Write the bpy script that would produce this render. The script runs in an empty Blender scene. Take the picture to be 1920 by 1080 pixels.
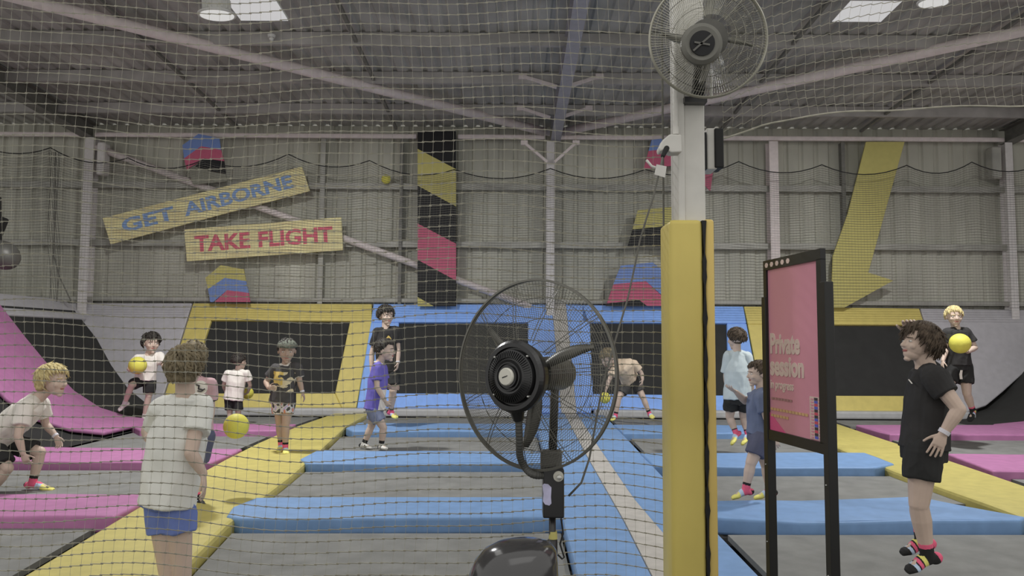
import bpy, bmesh, math, random
from mathutils import Vector as V, Matrix, noise
random.seed(7)
C = bpy.context.scene.collection
# ------------------------------------------------------------------ camera, world, lights, exposure
E = 1.4                      # eye height over the trampoline beds
F = 1400.0                   # focal length in pixels of a 1920 px wide frame
PITCH = math.atan(100 / F); ROLL = math.radians(0.33)
RC = Matrix.Rotation(math.pi / 2 + PITCH, 3, 'X') @ Matrix.Rotation(ROLL, 3, 'Z')
CAM = V((0, 0, E))
cd = bpy.data.cameras.new('camera'); cam = bpy.data.objects.new('camera', cd); C.objects.link(cam)
cd.sensor_width = 36; cd.lens = F / 1920 * 36; cd.clip_start = 0.05; cd.clip_end = 200
cam.matrix_world = Matrix.Translation(CAM) @ RC.to_4x4()
bpy.context.scene.camera = cam
vs = bpy.context.scene.view_settings
vs.view_transform = 'Standard'; vs.look = 'None'; vs.gamma = 1; vs.use_curve_mapping = False; vs.exposure = 0.0
w = bpy.data.worlds.new('world'); bpy.context.scene.world = w; w.use_nodes = True
w.node_tree.nodes['Background'].inputs[0].default_value = (1.0, 0.985, 0.95, 1)
w.node_tree.nodes['Background'].inputs[1].default_value = 0.80


def area(name, loc, sx, sy, power, col=(1, .99, .96), rot=(0, 0, 0)):
    l = bpy.data.lights.new(name, 'AREA'); l.shape = 'RECTANGLE'; l.size = sx; l.size_y = sy
    l.energy = power; l.color = col
    o = bpy.data.objects.new(name, l); o.location = loc; o.rotation_euler = rot; C.objects.link(o)
    return o


# added fill lights outside the frame, standing in for skylights that are not seen
area('overhead_fill_left', (-3.2, 5.6, 5.6), 1.2, 3.0, 25)
area('overhead_fill_right', (4.6, 5.6, 5.6), 1.2, 3.0, 25)
area('overhead_fill_behind', (0.8, -1.0, 5.8), 6.0, 3.0, 40)


# ------------------------------------------------------------------ projection helpers
def ray(px, py):
    return (RC @ V(((px - 960) / F, -(py - 540) / F, -1))).normalized()


def P(px, py, Y):
    d = ray(px, py); return CAM + d * (Y / d.y)


def G(px, py, z=0.0):
    d = ray(px, py); return CAM + d * ((z - E) / d.z)


def PL(px, py, p0, n):
    d = ray(px, py); return CAM + d * ((V(p0) - CAM).dot(V(n)) / d.dot(V(n)))


# ------------------------------------------------------------------ materials
def s2l(c):
    c /= 255.0
    return c / 12.92 if c <= .04045 else ((c + .055) / 1.055) ** 2.4


def mat(name, rgb, rough=.75, metal=0.0, var=.06, scale=9.0, stretch=(1, 1, 1), emit=0, gain=1.35, bump=0.0, bscale=60, spec=.35):
    """rgb is the sRGB look under the hall light; gain turns it into an albedo."""
    m = bpy.data.materials.new(name); m.use_nodes = True
    nt = m.node_tree; b = nt.nodes['Principled BSDF']
    c = [min(.9, s2l(x) * gain) for x in rgb]
    b.inputs['Roughness'].default_value = rough; b.inputs['Metallic'].default_value = metal
    b.inputs['Specular IOR Level'].default_value = spec
    tc = nt.nodes.new('ShaderNodeTexCoord'); mp = nt.nodes.new('ShaderNodeMapping')
    mp.inputs['Scale'].default_value = stretch
    nt.links.new(tc.outputs['Object'], mp.inputs[0])
    n = nt.nodes.new('ShaderNodeTexNoise'); n.inputs['Scale'].default_value = scale; n.inputs['Detail'].default_value = 4
    nt.links.new(mp.outputs[0], n.inputs['Vector'])
    r = nt.nodes.new('ShaderNodeValToRGB')
    r.color_ramp.elements[0].position = .3; r.color_ramp.elements[1].position = .7
    r.color_ramp.elements[0].color = (*[x * (1 - var * 2) for x in c], 1)
    r.color_ramp.elements[1].color = (*[min(1, x * (1 + var * 2)) for x in c], 1)
    nt.links.new(n.outputs['Fac'], r.inputs[0]); nt.links.new(r.outputs[0], b.inputs['Base Color'])
    if bump:
        n2 = nt.nodes.new('ShaderNodeTexNoise'); n2.inputs['Scale'].default_value = bscale
        nt.links.new(mp.outputs[0], n2.inputs['Vector'])
        bp = nt.nodes.new('ShaderNodeBump'); bp.inputs['Strength'].default_value = bump; bp.inputs['Distance'].default_value = .01
        nt.links.new(n2.outputs['Fac'], bp.inputs['Height']); nt.links.new(bp.outputs[0], b.inputs['Normal'])
    if emit:
        b.inputs['Emission Color'].default_value = (*c, 1); b.inputs['Emission Strength'].default_value = emit
    return m


M = {}
M['blue'] = mat('blue_vinyl', (106, 136, 175), .55, var=.04, bump=.15, bscale=3)
M['blue_wall'] = mat('blue_vinyl_wall', (118, 153, 216), .6, var=.03)
M['yellow'] = mat('yellow_vinyl', (170, 159, 92), .55, var=.04, bump=.15, bscale=3)
M['yellow_wall'] = mat('yellow_vinyl_wall', (182, 168, 98), .55, var=.03)
M['pink'] = mat('pink_vinyl', (158, 104, 142), .55, var=.04, bump=.15, bscale=3)
M['greypad'] = mat('grey_vinyl', (160, 158, 161), .5, var=.03, bump=.15, bscale=2)
M['silver'] = mat('silver_vinyl', (160, 160, 160), .5, var=.04)
M['stripe'] = mat('grey_carpet_stripe', (160, 156, 150), .8, var=.05)
M['bed'] = mat('woven_bed', (113, 113, 110), .85, var=.07, scale=5, bump=.3, bscale=300)
M['bedwall'] = mat('woven_bed_black', (42, 42, 41), .85, var=.05, scale=5, bump=.3, bscale=300)
M['black'] = mat('black_frame', (26, 26, 26), .6, var=.05)
M['slab'] = mat('dark_floor', (52, 51, 49), .9, var=.1)
M['sheet'] = mat('grey_steel_sheet', (160, 159, 148), .6, metal=0, var=.09, scale=1.2, stretch=(1, 1, .4))
M['roof'] = mat('roof_insulation', (152, 151, 146), .7, var=.12, scale=1.5, stretch=(1, 1, 1))
M['galv'] = mat('galvanised_purlin', (152, 149, 146), .55, metal=0, var=.08, scale=3)
M['girt'] = mat('galvanised_girt', (150, 149, 142), .55, metal=.15, var=.08, scale=3)
M['darkst'] = mat('dark_steel', (104, 103, 98), .6, var=.08)
M['white_st'] = mat('white_painted_steel', (188, 184, 182), .5, var=.04)
M['pink_st'] = mat('pale_pink_painted_steel', (200, 190, 188), .5, var=.04)
M['lilac_st'] = mat('lilac_grey_steel', (150, 149, 156), .5, var=.04)
M['net'] = mat('net_cord', (150, 147, 134), .9, var=.1, scale=20)
M['netdark'] = mat('dark_net_cord', (92, 91, 85), .9, var=.1, scale=20)
M['rope'] = mat('black_rope', (46, 46, 45), .9, var=.1)


# ------------------------------------------------------------------ scene graph helpers
def tag(o, label=None, cat=None, group=None, kind=None):
    if label: o['label'] = label
    if cat: o['category'] = cat
    if group: o['group'] = group
    if kind: o['kind'] = kind
    return o


def thing(name, label, cat, loc=(0, 0, 0), group=None):
    o = bpy.data.objects.new(name, None); o.empty_display_size = .1; C.objects.link(o); o.location = loc
    return tag(o, label, cat, group)


def root_loc(o):
    l = V((0, 0, 0))
    while o: l += o.location; o = o.parent
    return l


def obj(name, bm, mats, parent=None, smooth=False, label=None):
    """world-space bmesh -> one mesh object (under parent, whose chain only translates)."""
    me = bpy.data.meshes.new(name)
    if isinstance(bm, bpy.types.Mesh): me = bm; me.name = name
    else:
        bmesh.ops.recalc_face_normals(bm, faces=bm.faces[:]); bm.to_mesh(me); bm.free()
    if not isinstance(mats, (list, tuple)): mats = [mats]
    for m in mats:
        me.materials.append(m)
    if smooth:
        for p in me.polygons: p.use_smooth = True
    o = bpy.data.objects.new(name, me); C.objects.link(o)
    if parent:
        me.transform(Matrix.Translation(-root_loc(parent))); o.parent = parent
    else:
        if len(me.vertices):
            xs = [v.co for v in me.vertices]
            c = V(((min(v.x for v in xs) + max(v.x for v in xs)) / 2, (min(v.y for v in xs) + max(v.y for v in xs)) / 2, min(v.z for v in xs)))
            me.transform(Matrix.Translation(-c)); o.location = c
    if label: o['label'] = label
    return o


def struct(name, bm, m, smooth=False):
    return tag(obj(name, bm, m, None, smooth), kind='structure')


# ------------------------------------------------------------------ shape helpers
def ring(bm, c, U, W, n, ph=0.0):
    return [bm.verts.new(c + U * math.cos(2 * math.pi * i / n + ph) + W * math.sin(2 * math.pi * i / n + ph)) for i in range(n)]


def loft(bm, rings, n=12, cap=True, mi=0):
    rs = [ring(bm, V(c), V(u), V(v), n) for c, u, v in rings]
    for a, b in zip(rs, rs[1:]):
        for i in range(n):
            f = bm.faces.new((a[i], a[(i + 1) % n], b[(i + 1) % n], b[i])); f.material_index = mi
    if cap:
        f = bm.faces.new(rs[0][::-1]); f.material_index = mi
        f = bm.faces.new(rs[-1]); f.material_index = mi
    return rs


def basis(d):
    d = V(d).normalized()
    a = V((0, 0, 1)) if abs(d.z) < .9 else V((1, 0, 0))
    u = d.cross(a).normalized(); return u, d.cross(u).normalized()


def limb(bm, p0, r0, p1, r1, n=12, flat0=False, flat1=False, mi=0):
    p0 = V(p0); p1 = V(p1); d = (p1 - p0)
    if d.length < 1e-6: return
    d.normalize(); u, v = basis(d); R = []
    if not flat0:
        for t in (.95, .7, .35): R.append((p0 - d * r0 * t, u * r0 * math.sqrt(1 - t * t), v * r0 * math.sqrt(1 - t * t)))
    R.append((p0, u * r0, v * r0)); R.append((p1, u * r1, v * r1))
    if not flat1:
        for t in (.35, .7, .95): R.append((p1 + d * r1 * t, u * r1 * math.sqrt(1 - t * t), v * r1 * math.sqrt(1 - t * t)))
    loft(bm, R, n, mi=mi)


def ell(bm, c, a, b, cc, n=14, mi=0):
    """ellipsoid with half-axis vectors a, b, cc (cc is the pole axis)"""
    R = []
    for k in range(1, 10):
        th = math.pi * k / 10
        R.append((V(c) - V(cc) * math.cos(th), V(a) * math.sin(th), V(b) * math.sin(th)))
    loft(bm, R, n, mi=mi)


def box(bm, lo, hi, mi=0):
    (x0, y0, z0), (x1, y1, z1) = lo, hi
    v = [bm.verts.new(p) for p in ((x0, y0, z0), (x1, y0, z0), (x1, y1, z0), (x0, y1, z0), (x0, y0, z1), (x1, y0, z1), (x1, y1, z1), (x0, y1, z1))]
    for q in ((0, 3, 2, 1), (4, 5, 6, 7), (0, 1, 5, 4), (1, 2, 6, 5), (2, 3, 7, 6), (3, 0, 4, 7)):
        f = bm.faces.new([v[i] for i in q]); f.material_index = mi


def beam(bm, p0, p1, wx, wz, side=None, mi=0):
    """rectangular bar from p0 to p1; side = direction of the wx dimension"""
    p0 = V(p0); p1 = V(p1); d = (p1 - p0).normalized()
    if side is None: u, v = basis(d)
    else:
        u = V(side); u = (u - d * u.dot(d)).normalized(); v = d.cross(u).normalized()
    q = []
    for p in (p0, p1):
        q.append([bm.verts.new(p + u * sx * wx / 2 + v * sz * wz / 2) for sx, sz in ((-1, -1), (1, -1), (1, 1), (-1, 1))])
    for i in range(4):
        f = bm.faces.new((q[0][i], q[0][(i + 1) % 4], q[1][(i + 1) % 4], q[1][i])); f.material_index = mi
    for k in (0, 1):
        f = bm.faces.new(q[k]); f.material_index = mi


def plate(bm, pts, n, th, mi=0, side_mi=None):
    """polygon pts (front face) pushed back by n*th"""
    n = V(n).normalized(); a = [bm.verts.new(V(p)) for p in pts]; b = [bm.verts.new(V(p) - n * th) for p in pts]
    f = bm.faces.new(a); f.material_index = mi
    f = bm.faces.new(b[::-1]); f.material_index = mi
    for i in range(len(a)):
        f = bm.faces.new((a[i], b[i], b[(i + 1) % len(a)], a[(i + 1) % len(a)])); f.material_index = mi if side_mi is None else side_mi


def tube(bm, pts, r, n=6, mi=0, cap=True):
    pts = [V(p) for p in pts]; R = []
    up = None
    for i, p in enumerate(pts):
        d = (pts[min(i + 1, len(pts) - 1)] - pts[max(i - 1, 0)]).normalized()
        if up is None: u, v = basis(d)
        else:
            u = (up - d * up.dot(d)).normalized(); v = d.cross(u)
        up = u
        rr = r[i] if isinstance(r, (list, tuple)) else r
        R.append((p, u * rr, v * rr))
    loft(bm, R, n, cap=cap, mi=mi)


def bevel(bm, w_, seg=3):
    bmesh.ops.recalc_face_normals(bm, faces=bm.faces[:])
    ed = [e for e in bm.edges if len(e.link_faces) == 2 and e.calc_face_angle(0) > .6]
    bmesh.ops.bevel(bm, geom=ed, offset=w_, segments=seg, affect='EDGES', profile=.5, clamp_overlap=True)


def dense(pts, step):
    """subdivide a polygon's outline"""
    out = []
    for a, b in zip(pts, pts[1:] + pts[:1]):
        k = max(1, int((b - a).length / step))
        out += [a.lerp(b, i / k) for i in range(k)]
    return out


def interp(tab, y):
    tab = sorted(tab)
    if y <= tab[0][0]: a, b = tab[0], tab[1]
    elif y >= tab[-1][0]: a, b = tab[-2], tab[-1]
    else:
        for a, b in zip(tab, tab[1:]):
            if a[0] <= y <= b[0]: break
    return a[1] + (b[1] - a[1]) * (y - a[0]) / (b[0] - a[0])


# ------------------------------------------------------------------ SETTING: floor, wall, roof
W = 15.2
bm = bmesh.new(); box(bm, (-16, -4, -.5), (16, W + .05, -.25)); struct('floor', bm, M['slab'])


def zw(py): return P(960, py, W).z


ZTOP = zw(238)
bm = bmesh.new()
x = -16.0; prof = []
while x < 16:
    prof += [(x, 0), (x + .19, 0), (x + .22, .035), (x + .28, .035), (x + .31, 0)]; x += .31
prev = None
for (px_, dy) in prof:
    cur = (bm.verts.new((px_, W + dy, -.3)), bm.verts.new((px_, W + dy, ZTOP)))
    if prev: bm.faces.new((prev[0], cur[0], cur[1], prev[1]))
    prev = cur
wall = struct('wall_back', bm, M['sheet'])
wall.modifiers.new('thickness', 'SOLIDIFY').thickness = .01

ZE = zw(256)


def zr(Y, up=0.0): return ZE + .05 * (W - Y) + up


bm = bmesh.new(); x = -16.0; prev = None
while x < 16:
    for (dx, dz) in ((0, 0), (.14, 0), (.17, .03), (.23, .03)):
        Ys = (4.0, W + .2)
        cur = [bm.verts.new((x + dx, Y, zr(Y, .21 + dz))) for Y in Ys]
        if prev: bm.faces.new((prev[0], cur[0], cur[1], prev[1]))
        prev = cur
    x += .26
roof = struct('ceiling', bm, M['roof'])
roof.modifiers.new('thickness', 'SOLIDIFY').thickness = .012

# skylights in the roof sheets
M['sky'] = mat('skylight_sheet', (195, 195, 195), .6, var=0, emit=.0, gain=1)
M['sky'].node_tree.nodes['Principled BSDF'].inputs['Emission Color'].default_value = (1, 1, 1, 1)
M['sky'].node_tree.nodes['Principled BSDF'].inputs['Emission Strength'].default_value = .44
for k, (xa, xb, yy) in enumerate(((452, 540, 38), (1560, 1652, 40))):
    n = V((0, .05, 1)).normalized(); p0 = (0, W, zr(W, .2))
    a = PL(xa, yy, p0, n); b = PL(xb, yy, p0, n)
    bm = bmesh.new()
    plate(bm, [(a.x, a.y, zr(a.y, .195)), (b.x, a.y, zr(a.y, .195)), (b.x, a.y - 3.2, zr(a.y - 3.2, .195)), (a.x, a.y - 3.2, zr(a.y - 3.2, .195))], (0, 0, -1), .012)
    struct('window_%d' % (k + 1), bm, M['sky'])

# purlins (C sections) along X
PUR = [W - .12, 13.9, 12.4, 10.95, 9.5, 8.0, 6.5]
ordn = ['', 'first', 'second', 'third', 'fourth', 'fifth', 'sixth']
for k, Y in enumerate(PUR):
    if k == 0: continue
    bm = bmesh.new(); z0 = zr(Y)
    box(bm, (-16, Y, z0), (16, Y + .012, z0 + .19)); box(bm, (-16, Y + .012, z0), (16, Y + .07, z0 + .012)); box(bm, (-16, Y + .012, z0 + .178), (16, Y + .07, z0 + .19))
    box(bm, (-16, Y + .06, z0 + .012), (16, Y + .07, z0 + .03))
    tag(obj('roof_purlin', bm, M['galv']), 'galvanised steel roof purlin running across the hall, %s one out from the back wall' % ordn[k], 'roof beam', 'roof purlins', 'thing')
# eave strut, in the lengths the columns leave
for (xa, xb, lab) in ((-80, 158, 'left of the left column'), (178, 782, 'between left column and striped banner'), (858, 1022, 'between striped banner and centre column'),
                      (1044, 1882, 'from centre column to right column'), (1910, 2000, 'right of the right column')):
    bm = bmesh.new(); a = P(xa, 257, W - .28); b = P(xb, 257, W - .28)
    z = P(960, 257, W - .28).z
    beam(bm, (a.x, W - .28, z), (b.x, W - .28, z), .09, .075, (0, 0, 1)); bevel(bm, .02, 2)
    tag(obj('eave_strut', bm, M['pink_st']), 'pale square steel tube under the eave, ' + lab, 'steel beam', 'eave struts')
# wall girts
for (yy, nm) in ((352, 'upper'), (460, 'lower')):
    z = P(960, yy, W - .1).z; bm = bmesh.new()
    box(bm, (-16, W - .16, z + .05), (16, W - .005, z + .062)); box(bm, (-16, W - .17, z - .06), (16, W - .158, z + .062))
    box(bm, (-16, W - .16, z - .06), (16, W - .09, z - .05))
    box(bm, (-16, W - .175, z - .015), (16, W - .168, z + .0), 0)
    tag(obj('wall_girt', bm, M['girt']), '%s horizontal steel rail across the corrugated back wall' % nm, 'wall rail', 'wall girts')
z = P(960, 566, W - .1).z; bm = bmesh.new(); box(bm, (-16, W - .17, z - .03), (16, W - .005, z + .05))
tag(obj('wall_girt', bm, M['girt']), 'bottom steel rail of back wall just above the wall pads', 'wall rail', 'wall girts')


# columns
def column(px, wpx, m, label, y0=262, name='steel_column', Y=W - .32, foot=-.25):
    a = P(px, 420, Y); wd = wpx / F * Y; zt = P(960, y0, Y).z
    bm = bmesh.new(); d = .2
    box(bm, (a.x - wd / 2, Y - .01, foot), (a.x + wd / 2, Y + .004, zt)); box(bm, (a.x - wd / 2, Y + d, foot), (a.x + wd / 2, Y + d + .014, zt))
    box(bm, (a.x - .006, Y + .004, foot), (a.x + .006, Y + d, zt))
    return tag(obj(name, bm, m), label, 'column', 'steel columns along the back wall')


column(161, 17, M['white_st'], 'white steel column on back wall left of the GET AIRBORNE board')
column(1032, 15, M['white_st'], 'white steel column at centre of back wall below the roof rafter', y0=264)
column(1453, 17, M['pink_st'], 'pale pink steel column on back wall behind the sign stand')
column(1897, 14, M['white_st'], 'white steel column on back wall right of the yellow arrow')
column(603, 9, M['girt'], 'thin grey steel post on back wall behind the wooden boards', Y=W - .2, y0=262)
column(1584, 7, M['darkst'], 'thin dark steel post on back wall behind the yellow arrow', Y=W - .2, y0=262)
column(751, 6, M['darkst'], 'thin dark steel post left of the striped banner', Y=W - .2, y0=262)


# rafters
def rafter(X, wd, m, label):
    bm = bmesh.new(); h = .3
    for (ww, za, zb) in ((wd, -.16, -.145), (.014, -.145, .14), (wd, .14, .155)):
        pts = [(X - ww / 2, 6, zr(6, za)), (X + ww / 2, 6, zr(6, za)), (X + ww / 2, W - .1, zr(W - .1, za)), (X - ww / 2, W - .1, zr(W - .1, za))]
        plate(bm, pts, (0, 0, -1), zb - za)
    tag(obj('roof_rafter', bm, m), label, 'roof beam', 'roof rafters')


XC = P(1033, 258, W - .3).x; XL = P(163, 258, W - .3).x; XR = P(1897, 262, W - .3).x
rafter(XC + .1, .2, M['lilac_st'], 'lilac grey steel rafter rising from the centre column')
rafter(XL, .24, M['darkst'], 'dark steel rafter rising from the left white column')
rafter(XR, .24, M['darkst'], 'dark steel rafter rising from the right white column')

# roof bridging rods between purlins
for (X, lab) in ((P(447, 243, W - .3).x, 'left of the striped banner, nearer the ceiling lamp'), (P(743, 243, W - .3).x, 'directly above the striped banner'),
                 (P(1350, 245, W - .3).x, 'just right of the top fan'), (P(1613, 232, W - .3).x, 'above the yellow arrow')):
    t = thing('roof_bridging', 'dark angle steel bridging between the purlins, ' + lab, 'roof bracing', (X, 11, zr(11)), 'roof bridging')
    for a, b in zip(PUR[1:], [W - .3] + PUR[1:]):
        bm = bmesh.new(); beam(bm, (X, a + .02, zr(a, .05)), (X, b - .01, zr(b, .05)), .05, .05, (1, 0, 0)); obj('rod', bm, M['darkst'], t)

# round brace tubes under the roof and across the wall
def brace(p, q, r, m, label, name='brace_tube'):
    t = thing(name, label, 'brace tube', p, 'white brace tubes')
    bm = bmesh.new(); tube(bm, [p, q], r, 14); obj('pipe', bm, m, t, smooth=True)
    bm = bmesh.new(); d = (V(q) - V(p)).normalized()
    beam(bm, V(p) - d * .12, V(p) + d * .05, .02, r * 1.6); beam(bm, V(q) - d * .05, V(q) + d * .12, .02, r * 1.6)
    obj('end_plate', bm, m, t)


n_ = V((0, .05, 1)).normalized(); p0_ = (0, W, zr(W, -.02))
def onroof(px, py): return PL(px, py, p0_, n_)
a = onroof(1022, 247); b = onroof(60, 2); b = b + (b - a) * .28
brace(a, b, .085, M['pink_st'], 'long round white brace tube under the roof running left from the centre column')
a = onroof(1056, 247); b = onroof(1915, 58); b = b + (b - a) * .1
brace(a, b, .085, M['pink_st'], 'long round white brace tube under the roof running right from the centre column')
a = P(180, 276, W - .24); b = P(985, 572, W - .24)
brace(a, b, .07, M['pink_st'], 'round white brace tube sloping down the back wall behind the wooden boards')

# fly braces: V struts at the centre column and rafter
for (x0, y0, x1, y1, side, lvl) in ((983, 268, 1026, 304, 'left', 'just below the eave'), (1080, 268, 1040, 304, 'right', 'just below the eave'),
                          (976, 203, 1032, 221, 'left', 'by the first purlin'), (1104, 203, 1048, 221, 'right', 'by the first purlin'),
                          (980, 144, 1044, 163, 'left', 'by the second purlin'), (1124, 144, 1062, 163, 'right', 'by the second purlin')):
    Y = W - .45 if y0 > 250 else (PUR[1] if y0 > 180 else PUR[2])
    bm = bmesh.new(); a = P(x0, y0, Y); b = P(x1, y1, Y)
    beam(bm, a, b, .08, .05, (0, 1, 0)); beam(bm, a - V((.07, 0, 0)), a + V((.07, 0, 0)), .07, .09, (0, 1, 0))
    tag(obj('fly_brace', bm, M['pink_st']), 'short pale steel strut on the %s side of the centre column, %s' % (side, lvl), 'strut', 'fly braces')

# ------------------------------------------------------------------ trampoline floor
YL_l = [(1200, -165), (1080, 40), (945, 267), (840, 460), (795, 565), (770, 640)]
YL_r = [(1200, 215), (1065, 345), (985, 425), (880, 562), (800, 648), (768, 705)]
WL_l = [(1200, 1118), (1080, 1083), (973, 1055), (820, 1012), (778, 1000)]
ST_l = [(1200, 1288), (1067, 1217), (980, 1173), (853, 1100), (778, 1060)]
ST_r = [(1200, 1420), (1007, 1250), (933, 1187), (830, 1117), (778, 1083)]
WL_r = [(1200, 1545), (1080, 1425), (900, 1250), (795, 1150), (778, 1132)]
YR_l = [(775, 1412), (835, 1558), (893, 1700), (930, 1813), (985, 1960), (1200, 2560)]
YR_r = [(778, 1520), (790, 1558), (837, 1700), (860, 1773), (910, 1920), (1200, 2800)]
ZP = .07


def strip(name, lt, rt, ya, yb, z, th, m, label, cat, group=None, step=30, bev=.03, lim=None, kind=None):
    ys = [ya + (yb - ya) * i / max(1, int((yb - ya) / step)) for i in range(max(1, int((yb - ya) / step)) + 1)]
    L = [G(interp(lt, y), y, z) for y in ys]; R = [G(interp(rt, y), y, z) for y in ys]
    bm = bmesh.new(); plate(bm, L + R[::-1], (0, 0, 1), th)
    if bev: bevel(bm, bev, 2)
    return tag(obj(name, bm, m), label, cat, group, kind)


const = lambda x: [(0, x), (1000, x)]
strip('divider_pad', YL_l, YL_r, 768, 1200, ZP, .13, M['yellow'], 'long yellow padded strip running from the lower left corner to the back wall', 'floor pad', 'divider pads')
strip('divider_pad', YR_l[1:], YR_r[1:], 791, 1130, ZP, .13, M['yellow'], 'long yellow padded strip running to the lower right behind the teenager in black', 'floor pad', 'divider pads')
t = thing('walkway_pad', 'wide blue padded walkway with a grey stripe running under the fan to the back wall', 'floor pad', G(1200, 900, 0), 'divider pads')
for (l, r, m, nm) in ((WL_l, ST_l, M['blue'], 'blue_mat'), (ST_l, ST_r, M['stripe'], 'grey_stripe'), (ST_r, WL_r, M['blue'], 'blue_mat')):
    ys = [770] + [778 + 20 * i for i in range(22)]
    L = [G(interp(l, y), y, ZP) for y in ys]; R = [G(interp(r, y), y, ZP) for y in ys]
    bm = bmesh.new(); plate(bm, L + R[::-1], (0, 0, 1), .13)
    if m is M['blue']: bevel(bm, .02, 2)
    obj(nm, bm, m, t)


def pad(pts, m, label, group, z=ZP + .018, th=.13, name='floor_pad'):
    """pts: image outline of the pad's top face"""
    bm = bmesh.new(); q = dense([G(x, y, z) for x, y in pts], .35)
    plate(bm, q, (0, 0, 1), th); bevel(bm, .022, 4)
    for v in bm.verts:
        v.co.z += .012 * noise.noise(v.co * 1.7)
    return tag(obj(name, bm, m), label, 'floor pad', group)


gb = 'blue pads across the trampolines'; gp = 'pink pads across the trampolines'
pad([(480, 931), (1040, 931), (1057, 968), (700, 971), (450, 971), (424, 966), (436, 950)], M['blue'], 'blue pad nearest the camera between left yellow strip and walkway, behind the fan pole', gb)
pad([(594, 845), (1020, 846), (1030, 867), (760, 869), (575, 868), (563, 860)], M['blue'], 'blue pad in front of the boy in the purple polo, second row on the left', gb)
pad([(672, 793), (1006, 794), (1010, 808), (660, 807), (649, 802)], M['blue'], 'farthest blue pad left of the walkway, behind the purple polo boy', gb)
pad([(1255, 938), (1500, 938), (1720, 930), (1925, 970), (1915, 976), (1500, 978), (1335, 970), (1290, 955)], M['blue'], 'large blue pad in front right passing behind the sign stand legs', gb)
pad([(1200, 849), (1622, 848), (1677, 869), (1640, 877), (1340, 875), (1225, 871)], M['blue'], 'blue pad in the middle right row behind the sign stand', gb)
pad([(1150, 796), (1408, 797), (1440, 812), (1168, 811)], M['blue'], 'farthest blue pad right of the walkway beneath the jumping boy in the pale tee', gb)
pad([(-60, 926), (300, 926), (215, 968), (-60, 968)], M['pink'], 'pink pad nearest the camera at the left edge of the frame', gp)
pad([(-80, 838), (455, 841), (395, 868), (-90, 862)], M['pink'], 'pink pad crossing behind the crouching blond boy', gp)
pad([(240, 794), (556, 795), (520, 807), (262, 806)], M['pink'], 'flat end of the farthest left pink pad below the yellow framed wall trampoline', gp)
pad([(1604, 797), (2100, 797), (2150, 815), (1668, 814)], M['pink'], 'farthest pink pad on the right behind the teenager in black', gp)
pad([(1776, 851), (2150, 851), (2250, 885), (1862, 882)], M['pink'], 'nearer pink pad at the right edge of the frame', gp)


def bed(lt, rt, ya, yb, label):
    strip('trampoline_bed', lt, rt, ya, yb, 0, .04, M['bed'], label, 'trampoline', 'trampoline beds', bev=0)
    # springs cover: a thin black edge frame just below the bed


BKL = [(640, 960), (1000, -531)]; BKR = [(640, 960), (1000, 2990)]      # feet of the side banks
off = lambda t, d: [(y, x + d * (y - 640) / 200) for y, x in t]
LL = off(YL_r, 14); LR = off(WL_l, -6)
RL = off(WL_r, 8); RR = off(YR_l, -16)
ZL = off(YL_l, -8); ZR = off(YR_r, 8)
bed(LL, LR, 1000, 1200, 'nearest grey trampoline bed left of the walkway')
bed(LL, LR, 885, 938, 'grey trampoline bed left of the walkway between the two nearer blue pads')
bed(LL, LR, 820, 850, 'grey trampoline bed under the boy in the purple polo')
bed(LL, LR, 779, 796, 'farthest grey trampoline bed left of the walkway at the wall')
bed(RL, RR, 1003, 1190, 'nearest grey trampoline bed right of the yellow pad post under the teenager in black')
bed(RL, RR, 893, 945, 'grey trampoline bed under the boy in the grey blue tee')
bed(RL, RR, 822, 852, 'grey trampoline bed beneath the jumping boy in the pale tee')
bed(RL, RR, 780, 800, 'farthest grey trampoline bed right of the walkway at the wall')
bed(const(-500), ZL, 990, 1200, 'nearest grey trampoline bed at the lower left corner')
bed(BKL, ZL, 882, 932, 'grey trampoline bed under the foot of the crouching blond boy')
bed(BKL, ZL, 812, 843, 'grey trampoline bed between the two farther pink pads on the left')
bed(BKL, ZL, 780, 797, 'farthest grey trampoline bed below the yellow framed wall trampoline')
bed(ZR, BKR, 822, 856, 'grey trampoline bed between the two pink pads on the right')
bed(ZR, BKR, 781, 800, 'farthest grey trampoline bed on the right side at the wall')
bed(ZR, const(2400), 893, 1000, 'grey trampoline bed outside the yellow strip at the right edge')

# ------------------------------------------------------------------ sloping wall trampolines
YB = 14.0; ZB = G(960, 766, 0).z
pb = P(960, 766, YB); pt = P(960, 572, 15.05)
NW = V((0, -(pt.z - pb.z), pt.y - pb.y)).normalized()      # faces the camera and up
def wp(px, py, o=0.0): return PL(px, py, pb + NW * o, NW)
def wplate(pts, o, th, m, name, parent, bev=.02, lab=None):
    bm = bmesh.new(); plate(bm, [wp(x, y, o) for x, y in pts], NW, th)
    if bev: bevel(bm, bev, 2)
    return obj(name, bm, m, parent, label=lab)


def wall_tramp(label, beds, pads):
    t = thing('wall_trampoline', label, 'wall trampoline', wp(*beds[0][0]), 'sloping wall trampolines')
    for b in beds: wplate(b, .0, .03, M['bedwall'], 'bed', t, 0)
    for (p, m) in pads: wplate(p, .06, .1, m, 'pad', t)
    return t


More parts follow.
